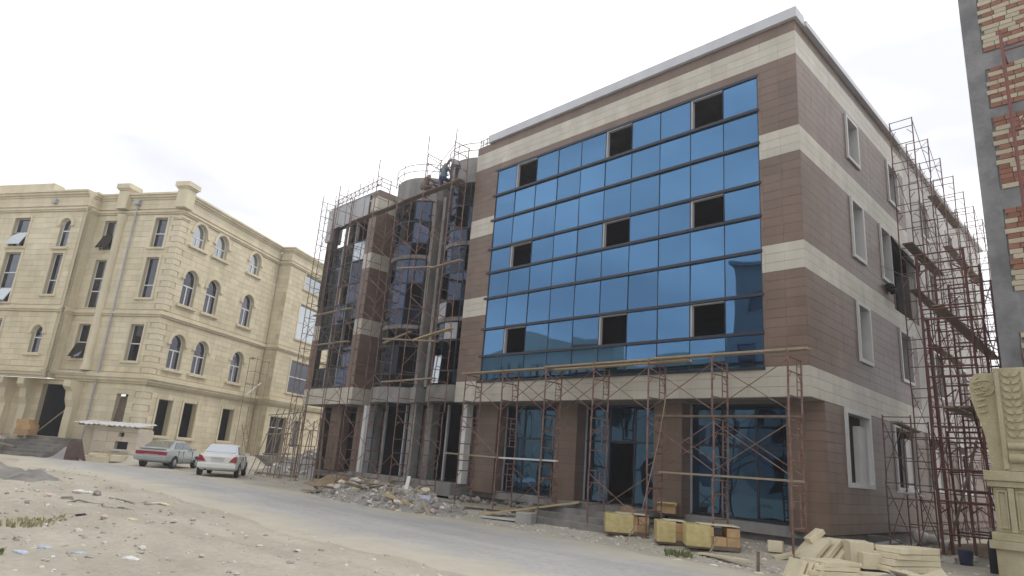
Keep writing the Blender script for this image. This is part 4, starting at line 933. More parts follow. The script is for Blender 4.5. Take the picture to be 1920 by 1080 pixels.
    for sx in (-1, 1):
        for s_ in (-1, 1):
            x = sx*wb; hw = .84 if kind == 'silver' else .875; cy_ = s_*(hw-.10)
            prof = [(0, -.09), (.19, -.095), (.27, -.095), (.295, -.06), (.30, 0), (.295, .06), (.27, .095), (.19, .095), (0, .09)]
            mm = MB(); k0 = len(mm.v)
            mm.lathe((0, 0, 0), prof, 16); mm.v = [(x+v[0], cy_+v[2], .30+v[1]) for v in mm.v]; w = mm.build('wheel', 'tyre', T, smooth=True)
            mm = MB(); mm.lathe((0, 0, 0), [(0, .0), (.10, .012), (.17, .0), (.185, -.02)], 14); mm.v = [(x+v[0], cy_+s_*(.098+v[2]), .30+v[1]) for v in mm.v]; mm.build('rim', 'rim', w, smooth=True)
            mm = MB(); mm.prism([(x+.36*math.cos(R(k*15)), .30+.36*math.sin(R(k*15))) for k in range(0, 13)], lambda u, v, s_=s_, hw=hw: (u, s_*(hw-.03), v), lambda u, v, s_=s_, hw=hw: (u, s_*(hw-.006), v)); mm.build('wheel_arch', 'black', T)
    xr = st[0][0]
    mm = MB(); mm.box(xr-.06, xr+.32, -.80, .80, .38, .60); weld(mm.build('rear_bumper', 'silverdk' if kind == 'silver' else paint, T), .05, 3)
    mm = MB(); mm.box(-xr-.25, -xr+.05, -.78, .78, .34, .56); weld(mm.build('front_bumper', 'silverdk' if kind == 'silver' else paint, T), .05, 3)
    if kind == 'silver':
        for s_ in (-1, 1): mm = MB(); mm.box(xr-.025, xr+.10, s_*.36 if s_ > 0 else -.77, .77 if s_ > 0 else -.36, .66, .83); weld(mm.build('tail_lamp', 'lampred', T), .02, 2)
        mm = MB(); mm.box(xr-.018, xr+.08, -.355, .355, .68, .82); mm.build('rear_reflector', 'lampred', T)
        mm = MB(); mm.box(xr-.02, xr+.14, -.68, .68, .945, .985); weld(mm.build('spoiler', paint, T), .015, 2)
    else:
        for s_ in (-1, 1):
            mm = MB(); mm.prism([(s_*.47, .66), (s_*.80, .66), (s_*.78, .93), (s_*.66, .90)], lambda y, z: (xr-.03, y, z), lambda y, z: (xr+.15, y*1.0, z)); mm.build('tail_lamp', 'lampred', T)
        mm = MB(); mm.box(xr-.02, xr+.02, -.26, .26, .68, .79); mm.build('licence_plate', 'winsur', T)
        mm = MB(); mm.box(xr-.015, xr+.04, -.30, .30, .805, .835); mm.build('boot_trim', 'pipe', T)
    mm = MB(); mm.tube((xr-.05, .45, .30), (xr+.3, .45, .30), .03, 8); mm.build('exhaust', 'black', T)
    return T
def fwd(az): return math.pi/2-az            # heading from azimuth (from +Y towards +X)
hd = R(-46); f_ = Vector((math.sin(hd), math.cos(hd), 0)); rgt = Vector((math.cos(hd), -math.sin(hd), 0))
c = Vector((-30.08, -4.41, 0)) + f_*1.23 - rgt*.76
car('parked_car', 'silver four door sedan with a full width red tail light strip, by the hut', (c.x, c.y, g(c.x, c.y)+.0), fwd(hd), 'silver', 'silver', 'cars parked outside the sandstone building')
hd = R(-60); f_ = Vector((math.sin(hd), math.cos(hd), 0)); rgt = Vector((math.cos(hd), -math.sin(hd), 0))
c = Vector((-24.03, -3.66, 0)) + f_*1.34 - rgt*.80
car('parked_car', 'white sedan seen from behind with triangular red tail lamps', (c.x, c.y, g(c.x, c.y)), fwd(hd), 'whitecar', 'white', 'cars parked outside the sandstone building')
car('parked_car', 'white car seen only as a reflection in the ground floor glass', (-27.6, -14.8, g(-27.6, -14.8)), R(5), 'whitecar', 'white', 'cars parked across the road')

# ------------------------------------------------------------------ steps and terrace of the sandstone building
T = thing('stone_steps', 'rough grey steps rising to the dark entrance of the sandstone building', 'steps')
for k in range(6):
    m = MB(); m.fb(FR_L, 2.9+.05*k, 6.3, .32, 2.75-.33*k, .15 if k == 0 else .2+.18*k-.01, .2+.18*(k+1)); m.build('step', 'concdk', T)
m = MB(); m.fb(FR_L, 6.31, 16, .03, 2.3, 0, .98); m.build('terrace', 'concdk', kind='structure')
m = MB(); m.fb(FR_L, 6.2, 15, 2.31, 3.6, 0, .55); m.build('lower_terrace', 'greyearth', kind='structure')
for i, (s_, d, z, L_, rz, lab) in enumerate(((6.2, 2.6, .75, 1.6, 20, 'pale board lying on the side of the grey steps'), (7.1, 3.2, .57, 2.2, 4, 'reddish board at the foot of the grey steps'))):
    c = FR_L.p(s_, d, z); m = MB(); m.rbox(c, L_, .22, .05, math.atan2(FR_L.u.y, FR_L.u.x)+R(rz), ry=R(-8 if not i else 0)); m.build('plank', 'wood' if not i else 'rustsheet', None, label=lab, cat='plank')
c = FR_L.p(6.4, 1.1, 1.28); T = thing('carton_stack', 'stack of brown cartons in front of the dark entrance on the left', 'carton')
for i, (dx, dz, w, h) in enumerate(((0, 0, 1.0, .32), (.05, .325, .9, .28), (-.1, .61, .75, .25))): m = MB(); m.rbox((c[0]+dx, c[1]+dx*.5, (.98 if c[2] < 1 else c[2])-.0+dz), w, .6, h, math.atan2(FR_L.u.y, FR_L.u.x)+R(i*5)); m.build('carton', 'carton', T)
plank(FR_L.p(6.6, .35, 1.35), FR_L.p(5.0, .1, 2.9), .08, .05, 'wood', 'pole slanting across the dark entrance of the sandstone building', 'pole', 'pole')
plank(FR_L.p(4.0, .42, 4.985), FR_L.p(6.3, .42, 4.99), .12, .05, 'winsur', 'white board lying on the ledge above the dark entrance', 'plank')
# steps at the far right door
T = thing('stone_steps', 'low grey steps at the door of the far right wing of the sandstone building', 'steps')
for k in range(3): m = MB(); m.fb(FC, 9.8, 13.6, .05, 1.5-.4*k, .1 if k == 0 else .35+.22*k, .37+.22*(k+1)-.005); m.build('step', 'concdk', T)
# ------------------------------------------------------------------ block hut
p0, p1 = Vector((-34.35, -7.0, 0)), Vector((-32.55, -5.25, 0)); hu = (p1-p0).normalized(); hnrm = Vector((hu.y, -hu.x, 0)); p0 = p0-hu*1.05
FH = Fr((p0.x, p0.y), (hu.x, hu.y), (hnrm.x, hnrm.y)); HL = 3.2; hz = .2
T = thing('block_hut', 'small stone block hut with wavy corrugated roof left of the silver car', 'hut')
hh = [(2.05, 2.75, .95, 1.35), (2.15, 2.45, 1.6, 1.82)]
for z0, z1 in ((hz, .75), (.75, 1.3), (1.3, 1.85), (1.85, 2.12)):
    k = .8
    for w in (.75, .8, .85):
        for a, b, c_, d_ in cut(k+.006, min(HL, k+w)-.006, z0+.006, z1-.006, [(p, q, r, s) for p, q, r, s in hh]): m = MB(); m.fb(FH, a, b, -.28, random.uniform(-.01, .01), c_, d_); m.build('block', 'hutstone', T)
        k += w
m = MB(); m.fb(FH, .1, .78, -.6, -.3, hz, 2.05); m.build('side_wall', 'hutstone', T)
m = MB(); m.fb(FH, .12, HL-.02, -1.5, -1.25, hz, 2.0); m.fb(FH, HL-.3, HL-.01, -1.24, -.29, hz, 2.0); m.build('rear_wall', 'hutstone', T)
m = MB(); m.fb(FH, .85, HL-.05, -.5, -.32, hz, 2.0); m.build('inner_wall', 'dark', T)
m = MB(); m.fb(FH, 1.95, 2.85, -.1, .10, .86, .94); m.build('sill', 'winsur', T)
rows = []
for i in range(2):
    rows.append([FH.p(-.25+HL*1.1*k/64, .35-1.9*i, 2.15+.028*math.sin(k*1.25)+.22*i+(.05*math.sin(k*.31)*max(0, 1-k/40) if i == 0 else 0)-.0016*(k-30)*0) for k in range(65)])
m = MB().grid(rows); o = m.build('corrugated_roof', 'tin', T); sf = o.modifiers.new('thick', 'SOLIDIFY'); sf.thickness = .02
for k in (.1, 1.7, 3.1): m = MB(); m.tube(FH.p(k, .3, 2.09), FH.p(k, -1.5, 2.12), .035, 6); m.build('roof_batten', 'rustsheet', T)
for i, (u, w, h, ln) in enumerate(((.35, .85, .95, 16), (.95, .42, 1.1, 22))):
    c = FH.p(u, .55+.1*i, hz); m = MB(); m.rbox(c, w, .03, h, math.atan2(hu.y, hu.x)+R(6-14*i), rx=R(ln), ry=R(8-12*i), taper=.12); m.build('rusty_sheet', 'rustsheet', None, label=('wide', 'narrow')[i]+' rusty brown metal sheet leaning on the block hut', cat='metal sheet', group='sheets leaning on the hut')
for i, (u, d, w, lab) in enumerate(((1.25, .45, .9, 'pale stone block at the foot of the hut, leftmost'), (1.95, .55, 1.0, 'larger pale stone block lying in front of the hut'), (2.75, .5, .7, 'pale stone block between hut and silver car'), (1.7, .5, .9, 'pale stone block lying on top of the others in front of the hut'))):
    c = FH.p(u, d, .2 if i < 3 else .5); m = MB(); m.rbox((c[0], c[1], g(c[0], c[1])-.02 if i < 3 else g(c[0], c[1])+.29), w, .45, .32 if i < 3 else .14, math.atan2(hu.y, hu.x)+R((5, -8, 12, 3)[i])); weld(m.build('stone_block', 'lime', None, label=lab, cat='block', group='blocks in front of the hut'), .015, 1)
# ------------------------------------------------------------------ entrance steps of the office building
T = thing('entrance_steps', 'wide grey concrete steps up to the office entrance behind the wrapped boxes', 'steps')
for k in range(4): m = MB(); m.box(-8.1+.02*k, -4.7, -1.35+.42*k, 1.1, g(-6, -1)-.15 if k == 0 else .1+.14*k, .12+.14*(k+1)+.02*k); m.build('step', 'concdk', T)
# planks, ramp, block near the steps
plank((-9.9, -1.5, .10), (-7.0, -.2, .74), .34, .06, 'woodnew', 'yellow plank leaning as a ramp up to the entrance steps')
plank((-9.7, -1.75, .05), (-8.2, -1.55, .08), .3, .05, 'winsur', 'pale board lying flat under the yellow ramp plank')
plank((-11.6, -1.0, .28), (-8.8, -.4, .30), .3, .05, 'wood', 'brown plank on the ground left of the yellow ramp plank')
m = MB(); m.rbox((-7.95, -1.6, g(-7.95, -1.6)-.02), .55, .35, .34, R(15)); weld(m.build('concrete_block', 'conc', None, label='grey concrete block at the left foot of the entrance steps', cat='block'), .015)
for i, (x, y, w, lab) in enumerate(((-12.6, .3, 1.2, 'dark broken slab leaning beneath the first column'), (-10.6, .9, 1.0, 'dark concrete lump under the glazed bay'))):
    m = MB()
    for k in range(40): m.rock((x+random.gauss(0, .5), y+random.gauss(0, .25), g(x, y)+.03+random.uniform(0, .12)), random.choice((.05, .07, .1, .14)))
    o = m.build('rubble_heap', 'greyearth', None, label=lab.replace('slab leaning', 'rubble lying'), cat='rubble', kind=None)
# ------------------------------------------------------------------ wrapped boxes
def boxstack(x, y, sx, sy, sz, rz, label, seed, film=True, open_=False):
    rs = random.Random(seed); T = thing('wrapped_boxes', label, 'box stack', (x, y, g(x, y)), R(rz), 'wrapped box stacks in front of the office building')
    m = MB(); m.box(-sx/2, sx/2, -sy/2, sy/2, 0, .09); m.build('pallet', 'wooddk', T)
    nx = max(2, round(sx/.3)); nz = 2
    for k in range(nx):
        for j in range(nz):
            a = -sx/2+sx*k/nx; z0 = .092+(sz-.1)*j/nz
            if open_ and j == 1 and k in (2, ): continue
            m = MB(); m.rbox((a+sx/nx/2, rs.uniform(-.02, .02), z0), sx/nx-.012, sy-.04, (sz-.1)/nz-.008, R(rs.uniform(-2, 2))); m.build('carton', 'carton', T)
    if film:
        e = sx*(.45 if open_ else .64); m = MB(); m.box(-sx/2-.02, -sx/2+e, -sy/2-.025, sy/2+.02, .04, sz+.014); weld(m.build('plastic_wrap', 'film', T), .012, 1)
    m = MB(); m.rbox((sx*.12, 0, sz+.026), sx*.74, sy*.93, .012, R(1)); m.build('top_sheet', 'lime', T)
    return T
boxstack(-4.75, -.95, 1.15, .75, .50, 40, 'pallet of cartons half wrapped in yellow film beside the entrance steps', 1)
boxstack(-3.15, -1.3, .72, .72, .52, 38, 'square stack tightly wrapped in yellow film, middle of the three', 2)
boxstack(-2.05, -1.25, 1.25, .75, .52, 38, 'longest carton stack with torn boxes, nearest the building corner', 3, open_=True)
for i, (x, y, l, a, lab) in enumerate(((-4.1, -1.9, .55, 60, 'thin lath leaning on the first wrapped stack'), (-1.75, -1.95, .5, 75, 'thin lath leaning on the longest carton stack'))):
    m = MB(); m.rbox((x, y, g(x, y)), .035, .02, l, R(40), ry=R(28)); m.build('lath', 'wood', None, label=lab, cat='lath')
# brown sack on the steps and open carton
m = MB()
for k in range(3): m.rock((-5.45+.16*k, -.15+.04*k, .62+.04*(k % 2)), .24)
m.build('sack', 'earth', None, smooth=True, label='dark brown sack lying on the entrance steps', cat='sack')
T = thing('open_carton', 'open yellow carton on the platform by the entrance door', 'carton', (-4.4, .55, .72), R(25))
m = MB(); m.box(-.25, .25, -.18, .18, 0, .2); m.build('box_body', 'carton', T)
for s_ in (-1, 1): m = MB(); m.rbox((0, s_*.18, .2), .5, .02, .17, 0, rx=R(-s_*60)); m.build('flap', 'film', T)
# ------------------------------------------------------------------ limestone slabs, bottom right
def slab(c, sx, sy, sz, rz, label, rx=0, ry=0, mt='lime'):
    m = MB(); m.rbox((c[0], c[1], c[2]), sx, sy, sz, R(rz), R(rx), R(ry), random.uniform(-.01, .03)); jj = random.Random(int(c[0]*991+c[1]*77+sz*13)); m.v = [tuple(q+jj.uniform(-.014, .014) for q in v) for v in m.v]; return weld(m.build('limestone_slab', mt, None, label=label, cat='slab', group='limestone slabs at the building corner'), .008, 1)
z_ = g(1, -2.4)
for k in range(5): slab((.98+.05*k, -2.72+.07*k, z_-.03+.088*k), 1.15-.05*k, .78-.04*k, .084, 46+5*k, ('bottom', 'second', 'third', 'fourth', 'top')[k]+' slab of the fanned limestone stack at the bottom edge')
for k in range(4): slab((.62+.10*k, -3.05+.05*k, z_), .07, .62, .40, 48, ('leftmost', 'second', 'third', 'last')[k]+' thin slab leaning on the fanned limestone stack', ry=24)
for k in range(5): slab((.02+.19*k, -.95+.13*k, g(.4, -.8)), .10, .70, .70, 60+2*k, ('leftmost', 'second', 'third', 'fourth', 'last')[k]+' slab of the leaning limestone row against the office corner', ry=48)
slab((1.15, -.75, .2), .45, .75, .50, 30, 'square limestone block at the end of the leaning row')
slab((.15, -.45, .62), .42, .28, .12, 55, 'limestone offcut tilted up on the leaning row', ry=-35)
for k in range(4): slab((1.95+.03*k, -.55+.02*k, g(1.9, -.5)+.12*k), 1.35-.04*k, .6, .115, 62+3*k, ('bottom', 'second', 'third', 'top')[k]+' slab of the flat limestone stack beside the alley', )
slab((1.45, -1.0, .2), .45, .4, .32, 40, 'limestone cube beside the flat stack')
slab((1.75, -1.9, .12), 1.1, .8, .06, 50, 'thin limestone slab lying flat in the near pile')
slab((1.5, -2.2, .10), 1.0, .7, .05, 38, 'thin limestone slab under the near pile')
slab((2.55, -1.35, .16), .75, .5, .05, 20, 'thin slab leaning up at the right of the limestone pile', ry=-24, rx=12)
slab((2.75, -1.75, .14), .95, .55, .05, -25, 'thin slab sloping down to the right of the pile', ry=14, rx=-10)
slab((2.35, -1.75, .16), .6, .45, .05, 60, 'thin broken slab tilted inside the right limestone pile', ry=30)
slab((-.75, -.55, g(-.7, -.5)), .32, .3, .26, 15, 'small limestone cube by the scaffold foot')
slab((-.35, -.9, g(-.3, -.9)), .6, .3, .1, 40, 'small limestone offcut left of the slab rows', ry=-15)
m = MB(); m.box(1.9, 5.5, -2.9, -.55, .02, .2); weld(m.build('concrete_pad', 'conc', None, kind='structure'), .02)
# pipes and litter in the alley
m = MB(); m.tube((.25, 1.6, .32), (.2, 5.6, .40), .075, 10); m.build('drain_pipe', 'pipe', None, smooth=False, label='grey drain pipe lying along the foot of the side wall', cat='pipe')
m = MB(); m.tube((.3, 8.4, .55), (1.2, 6.9, .32), .06, 10); m.build('drain_pipe', 'pipe', None, label='short grey pipe sloping from the side wall towards the red tower', cat='pipe')
m = MB(); m.path([(.15, 3.2, .62), (.35, 3.9, .60), (.7, 4.4, .45), (.75, 4.5, .28)], .02, 6); m.build('bent_bar', 'grey', None, label='thin bent bar above the grey drain pipe', cat='bar')
m = MB()
for k in range(7): m.rock((.55+random.uniform(-.4, .4), 7.4+random.uniform(-.4, .4), .34+random.uniform(0, .2)), .26)
m.build('rubbish_sack', 'paper', None, smooth=True, label='pale crumpled sacks at the foot of the side wall', cat='sack')
T = thing('bucket', 'dark blue plastic bucket at the foot of the red tower', 'bucket', (2.42, 2.75, g(2.4, 2.7)))
m = MB(); m.lathe((0, 0, 0), [(0, 0), (.13, 0), (.17, .33), (.185, .34), (.16, .33), (.12, .03)], 16); m.build('bucket_body', 'bluep', T, smooth=True)
m = MB(); m.path([(.17*math.cos(R(a)), 0, .33+.14*math.sin(R(a))) for a in range(0, 181, 20)], .006, 5); m.build('handle', 'grey', T)
T = thing('bottle', 'dark bottle shaped canister standing against the carved pier', 'canister', (3.25, 1.2, g(3.2, 1.2)))
m = MB(); m.lathe((0, 0, 0), [(0, 0), (.10, 0), (.10, .62), (.04, .75), (.04, .85), (0, .85)], 12); m.build('canister_body', 'black', T, smooth=True)
m = MB(); m.lathe((0, 0, 0), [(.045, .85), (.05, .92), (0, .92)], 10); m.build('cap', 'grey', T, smooth=True)
m = MB()
for k in range(60): m.rock((random.uniform(.8, 3.2), random.uniform(2.5, 9), g(2, 4)+.02), random.uniform(.05, .16))
m.build('alley_rubble', 'rubble', None, kind='stuff', label='loose stones strewn under the red tower', cat='rubble')
m = MB(); rows = [[(x, y, g(x, y)+.0+.28*math.exp(-((x-2.2)**2+(y-7.5)**2)/1.6)*(.7+.6*hn(x, y, 3))-.01) for x in frange(.7, 3.6, .15)] for y in frange(5.4, 9.6, .2)]
m.grid(rows).build('dirt_heap', 'earth', None, smooth=True, label='low brown dirt heap in the alley behind the red tower', cat='dirt heap')
# ------------------------------------------------------------------ rubble heap in front of the curved bays
def lump(x, y): 
    return .58*math.exp(-(((x+14.3)/2.6)**2+((y+2.75)/1.15)**2)**1.5)*(.75+.5*hn(x, y, 1.4)) + .35*math.exp(-(((x+11.9)/1.0)**2+((y+2.3)/.8)**2))
T = thing('rubble_pile', 'heap of broken stone, plaster and wood scraps in front of the curved bays', 'rubble')
m = MB().grid([[(x, y, g(x, y)-.03+lump(x, y)) for x in frange(-18.6, -10.2, .16)] for y in frange(-5.3, -.6, .16)]); m.build('mound', 'greyearth', T, smooth=True)
rs = random.Random(4); vr = []
for mt in ('rubble', 'paper', 'pink', 'lime', 'conc', 'wood', 'greyearth'):
    for k in range(3): mm = MB(); mm.rock((0, 0, 0), 1, .8, rs) if mt != 'wood' else mm.box(-.9, .9, -.14, .14, -.05, .05); k2 = mm.mesh('chunk'); k2.materials.append(MT[mt]); vr.append((mt, k2))
wts = {'rubble': 9, 'paper': 4, 'pink': 2.2, 'lime': 2.5, 'conc': 6, 'wood': 2.6, 'greyearth': 7}
n = 0
while n < 290:
    x, y = rs.gauss(-14.0, 2.1), rs.gauss(-3.0, .9); l = lump(x, y)
    if l < .04 or y < -5.1: continue
    mt, k2 = rs.choices(vr, [wts[v[0]] for v in vr])[0]; s_ = rs.choice((.05, .06, .07, .08, .10, .13, .17)) if mt != 'wood' else rs.uniform(.25, .55)
    o = part('wood_scrap' if mt == 'wood' else 'chunk', k2, T); o.location = (x, y, g(x, y)-.03+l+s_*.25); o.scale = (s_*1.2, s_, s_*.8); o.rotation_euler = (rs.uniform(-.6, .6), rs.uniform(-.5, .5), rs.uniform(0, 6.3)); n += 1
m = MB()
for k in range(1500):
    x, y = rs.gauss(-14.0, 2.3), rs.gauss(-3.1, 1.05)
    if lump(x, y) < .02: continue
    m.rock((x, y, g(x, y)-.02+lump(x, y)), rs.uniform(.025, .06), .7, rs)
m.build('small_rubble', 'rubble', T, kind='stuff')
plank((-12.6, -3.6, .45), (-11.2, -2.9, .08), .3, .07, 'woodnew', 'orange board sliding off the right end of the rubble heap')
plank((-13.4, -4.3, .06), (-10.9, -2.9, .06), .1, .05, 'winsur', 'long pale batten along the front of the rubble heap')
plank((-12.75, -2.6, .55), (-12.9, -2.4, 1.05), .12, .05, 'paper', 'white strip sticking up out of the rubble heap')
plank((-17.2, -4.0, .2), (-16.2, -3.9, .25), .25, .05, 'wood', 'board at the left end of the rubble heap')
m = MB(); m.rbox((-11.55, -2.7, .2), .35, .02, .34, R(35), rx=R(-12)); m.build('paper_bag', 'bag', None, label='white and blue bag on the right end of the rubble heap', cat='bag')
m = MB().grid([[(x, y, g(x, y)-.05+.55*math.exp(-(((x+20.6)/1.3)**2+((y+.7)/.7)**2))*(.8+.4*hn(x, y, 2))+.3*math.exp(-(((x+17.6)/1.0)**2+((y+.7)/.6)**2))) for x in frange(-23.8, -15.4, .2)] for y in frange(-2.9, .9, .2)])
m.build('sand_heap', 'earth', None, smooth=True, label='brown earth heap behind the rubble at the foot of the left wing', cat='earth heap')
# white rubble behind the scaffold at the far left end
T = thing('rubble_pile', 'pale rubble heap behind the scaffold tower at the far left end', 'rubble')
m = MB().grid([[(x, y, g(x, y)-.05+1.5*math.exp(-(((x+31.5)/2.2)**2+((y-4.5)/2.2)**2))) for x in frange(-36, -27.5, .3)] for y in frange(.5, 9, .3)]); m.build('mound', 'conc', T, smooth=True)
for k in range(120):
    x, y = rs.gauss(-31.3, 1.5), rs.gauss(4.2, 1.3); mt, k2 = rs.choices(vr, [8, 8, 8, 7, 7, 7, 2, 2, 2, 2, 2, 2, 2, 2, 2, .3, .3, .3, 1, 1, 1])[0]; s_ = rs.uniform(.08, .22); o = part('chunk', k2, T); o.location = (x, y, g(x, y)-.05+1.5*math.exp(-(((x+31.5)/2.2)**2+((y-4.5)/2.2)**2))+s_*.2); o.scale = (s_*1.3, s_, s_*.8); o.rotation_euler = (rs.uniform(-.6, .6), rs.uniform(-.5, .5), rs.uniform(0, 6))
for i, (a, b, lab) in enumerate((((-28.8, -.6, .25), (-25.6, .1, .27), 'timber beam on the ground at the foot of the far left scaffold tower'), ((-29.0, -.3, .25), (-27.9, -1.0, .27), 'short timber crossing the beam at the far left scaffold'))): plank(a, b, .14, .1, 'wood', lab)
T = thing('rubble_pile', 'loose broken stones on the terrace left of the dark entrance', 'rubble')
m = MB(); m.fb(FR_L, 6.6, 9.8, .4, 2.0, .985, 1.02); m.build('dust_layer', 'greyearth', T)
for k in range(70):
    c = FR_L.p(rs.uniform(6.5, 10.5), rs.uniform(.4, 3.4), 0); d_ = (Vector((c[0], c[1], 0))-FR_L.O).dot(FR_L.n); mt, k2 = rs.choices(vr, [wts[v[0]] for v in vr])[0]; s_ = rs.uniform(.06, .2); o = part('chunk', k2, T); o.location = (c[0], c[1], (.99 if d_ < 2.3 else .56)+s_*.25); o.scale = (s_*1.3, s_, s_*.8); o.rotation_euler = (rs.uniform(-.6, .6), rs.uniform(-.5, .5), rs.uniform(0, 6))
# dark dirt heap on the far left
m = MB().grid([[(x, y, g(x, y)-.06+.75*math.exp(-(((x+23.6)/1.3)**2+((y+12.9)/.85)**2))*(.6+.75*hn(x, y, 2.1))+.30*math.exp(-(((x+20.7)/1.2)**2+((y+12.0)/.6)**2))*(.4+1.1*hn(x, y, 3.3))+.05*hn(x, y, 6)*math.exp(-(((x+22.3)/2.6)**2+((y+12.6)/1.3)**2))) for x in frange(-30, -17, .14)] for y in frange(-17, -9.8, .14)])
m.build('dirt_heap', 'concdk', None, smooth=True, label='dark grey dirt heap at the left edge beside the road', cat='dirt heap')
# ------------------------------------------------------------------ litter on the foreground dirt
def litter(name, mt, x, y, sx, sy, sz, label, cat, n=3, rz=0):
    m = MB(); r2 = random.Random(int((x+50)*1000+y*77))
    for k in range(n): m.rock((r2.uniform(-.35, .35)*(n > 1), r2.uniform(-.25, .25)*(n > 1), .2), .62, .8, r2)
    o = m.build(name, mt, None, label=label, cat=cat); o.location = (x, y, g(x, y)-.2*sz*.5); o.scale = (sx, sy, sz); o.rotation_euler = (0, 0, R(rz)); return o
for a in (('plastic_bag', 'bag', -5.72, -14.6, .20, .12, .08, 'pale blue plastic bag lying at the lower left', 'bag', 3, 20), ('plastic_bag', 'bag', -5.95, -14.25, .13, .09, .07, 'smaller pale blue bag right of the other', 'bag', 2, 50),
 ('stone_chunk', 'paper', -4.8, -13.95, .14, .11, .06, 'flat white stone at the lower left', 'stone', 1, 10), ('stone_chunk', 'paper', -4.7, -13.5, .24, .10, .07, 'long white broken stone in the lower left', 'stone', 3, 35),
 ('stone_chunk', 'lime', -6.16, -13.7, .14, .08, .05, 'small cream chip above the white stones', 'stone', 1, 0), ('stone_chunk', 'paper', -4.97, -14.35, .11, .07, .04, 'white flake left of the flat white stone', 'stone', 1, 0),
 ('stone_chunk', 'paper', -4.1, -14.5, .07, .06, .04, 'tiny white chip at the bottom left edge', 'stone', 1, 0), ('rubber_scrap', 'black', -10.47, -12.8, .26, .10, .08, 'black rubber scrap in the left foreground', 'scrap', 2, 60),
 ('stone_chunk', 'pink', -9.4, -12.6, .16, .13, .10, 'pinkish broken brick lump in the left foreground', 'brick lump', 2, 0), ('stone_chunk', 'lime', -9.2, -12.2, .24, .12, .08, 'pale stone beside the pinkish brick lump', 'stone', 2, 45),
 ('stone_chunk', 'greyearth', -12.58, -13.4, .17, .15, .14, 'grey clod at the left foreground', 'clod', 1, 0), ('brick_pieces', 'pink', -15.3, -12.5, .45, .22, .10, 'orange brick fragments farther left', 'brick', 3, 40), ('paper_scrap', 'paper', -15.0, -11.7, .4, .2, .12, 'white crumpled paper beside a dark rag', 'paper', 2, 40), ('rag', 'greyearth', -14.6, -11.5, .25, .2, .2, 'dark rag beside the white crumpled paper', 'rag', 2, 0),
 ('stone_chunk', 'lime', -12.3, -10.55, .34, .2, .16, 'tan stone at the near edge of the road', 'stone', 2, 50), ('plastic_scrap', 'paper', -8.9, -13.7, .16, .07, .05, 'white plastic scrap by the dry weeds', 'scrap', 1, 0), ('cloth_scrap', 'bag', -5.3, -14.0, .22, .05, .04, 'pale thin strip left of the white stones', 'scrap', 2, 45),
 ('stone_chunk', 'rubble', -17.3, -13.5, .5, .3, .14, 'low reddish heap of chips near the dirt heap', 'chips', 3, 20), ('clod', 'greyearth', -9.93, -9.95, .12, .09, .08, 'small dark clod beside the road', 'clod', 1, 0)): litter(*a)
for i, (a, b) in enumerate((((-14.4, -12.35), (-10.6, -11.7)), ((-13.6, -11.3), (-11.9, -10.6)))):
    m = MB(); pts = []
    for k in range(13): t = k/12; x, y = a[0]+(b[0]-a[0])*t, a[1]+(b[1]-a[1])*t+.12*math.sin(k*1.3); pts.append((x, y, g(x, y)+.01+.02*math.sin(k*2)))
    m.path(pts, .022, 5); m.build('wire', 'greyearth', None, label=('long dark cable trailing through the left foreground dirt', 'shorter dark cable lying near the road edge')[i], cat='cable')
m = MB(); r2 = random.Random(21)
for k in range(2600):
    x = r2.uniform(-26, 3); y = r2.uniform(-16, -9.3) if r2.random() < .72 else r2.uniform(-3.2, -.9)
    if (x-6.35)**2+(y+16.9)**2 < 9: continue
    m.rock((x, y, g(x, y)), r2.choice((.012, .015, .02, .028, .045, .02, .015, .07)), .6, r2)
for k in range(1500):
    x, y = r2.uniform(-13, 3.5), r2.uniform(-2.9, .7)
    m.rock((x, y, g(x, y)), r2.choice((.015, .02, .03, .045, .06)), .6, r2)
m.build('pebbles', 'rubble', None, kind='stuff', label='loose pebbles and chips scattered over the bare dirt', cat='pebbles')
def tuft(x, y, r, h, n, mt, label, seed):
    r2 = random.Random(seed); m = MB()
    for k in range(n):
        a, d = r2.uniform(0, 6.28), r*math.sqrt(r2.random()); bx, by = x+d*math.cos(a), y+d*math.sin(a); l = h*r2.uniform(.5, 1.1); t = r2.uniform(0, 6.28); w = .012+.012*r2.random(); z = g(bx, by)
        px, py = math.cos(t)*w, math.sin(t)*w; ox, oy = math.cos(a)*l*.5+r2.uniform(-.05, .05), math.sin(a)*l*.5+r2.uniform(-.05, .05); i = len(m.v)
        m.v += [(bx-px, by-py, z-.01), (bx+px, by+py, z-.01), (bx+ox*.5+px, by+oy*.5+py, z+l*.7), (bx+ox*.5-px, by+oy*.5-py, z+l*.7), (bx+ox, by+oy, z+l)]; m.f += [(i, i+1, i+2, i+3), (i+3, i+2, i+4)]
    m.build('weed_tuft', mt, None, label=label, cat='weed', kind='stuff' if mt == 'straw' else None)
tuft(-2.05, -2.75, .30, .17, 80, 'leaf', 'green weed tuft in front of the wrapped stacks', 5)
tuft(-8.9, -14.1, .5, .10, 90, 'straw', 'larger dry weed patch at the left edge', 6)
tuft(-9.6, -13.6, .45, .08, 70, 'straw', 'smaller dry weed patch behind the white plastic scrap', 8)
tuft(-5.6, -14.95, .12, .1, 50, 'leaf', 'tiny weed left of the blue bag', 9)
plank((-1.9, -2.0, .05), (-.55, -2.45, .10), .2, .04, 'lime', 'pale board on the dirt right of the green weed')
plank((-.1, -2.9, -.02), (-.1, -2.88, .38), .05, .05, 'wooddk', 'short dark stake standing in the dirt near the slabs', 'stake', 'stake')
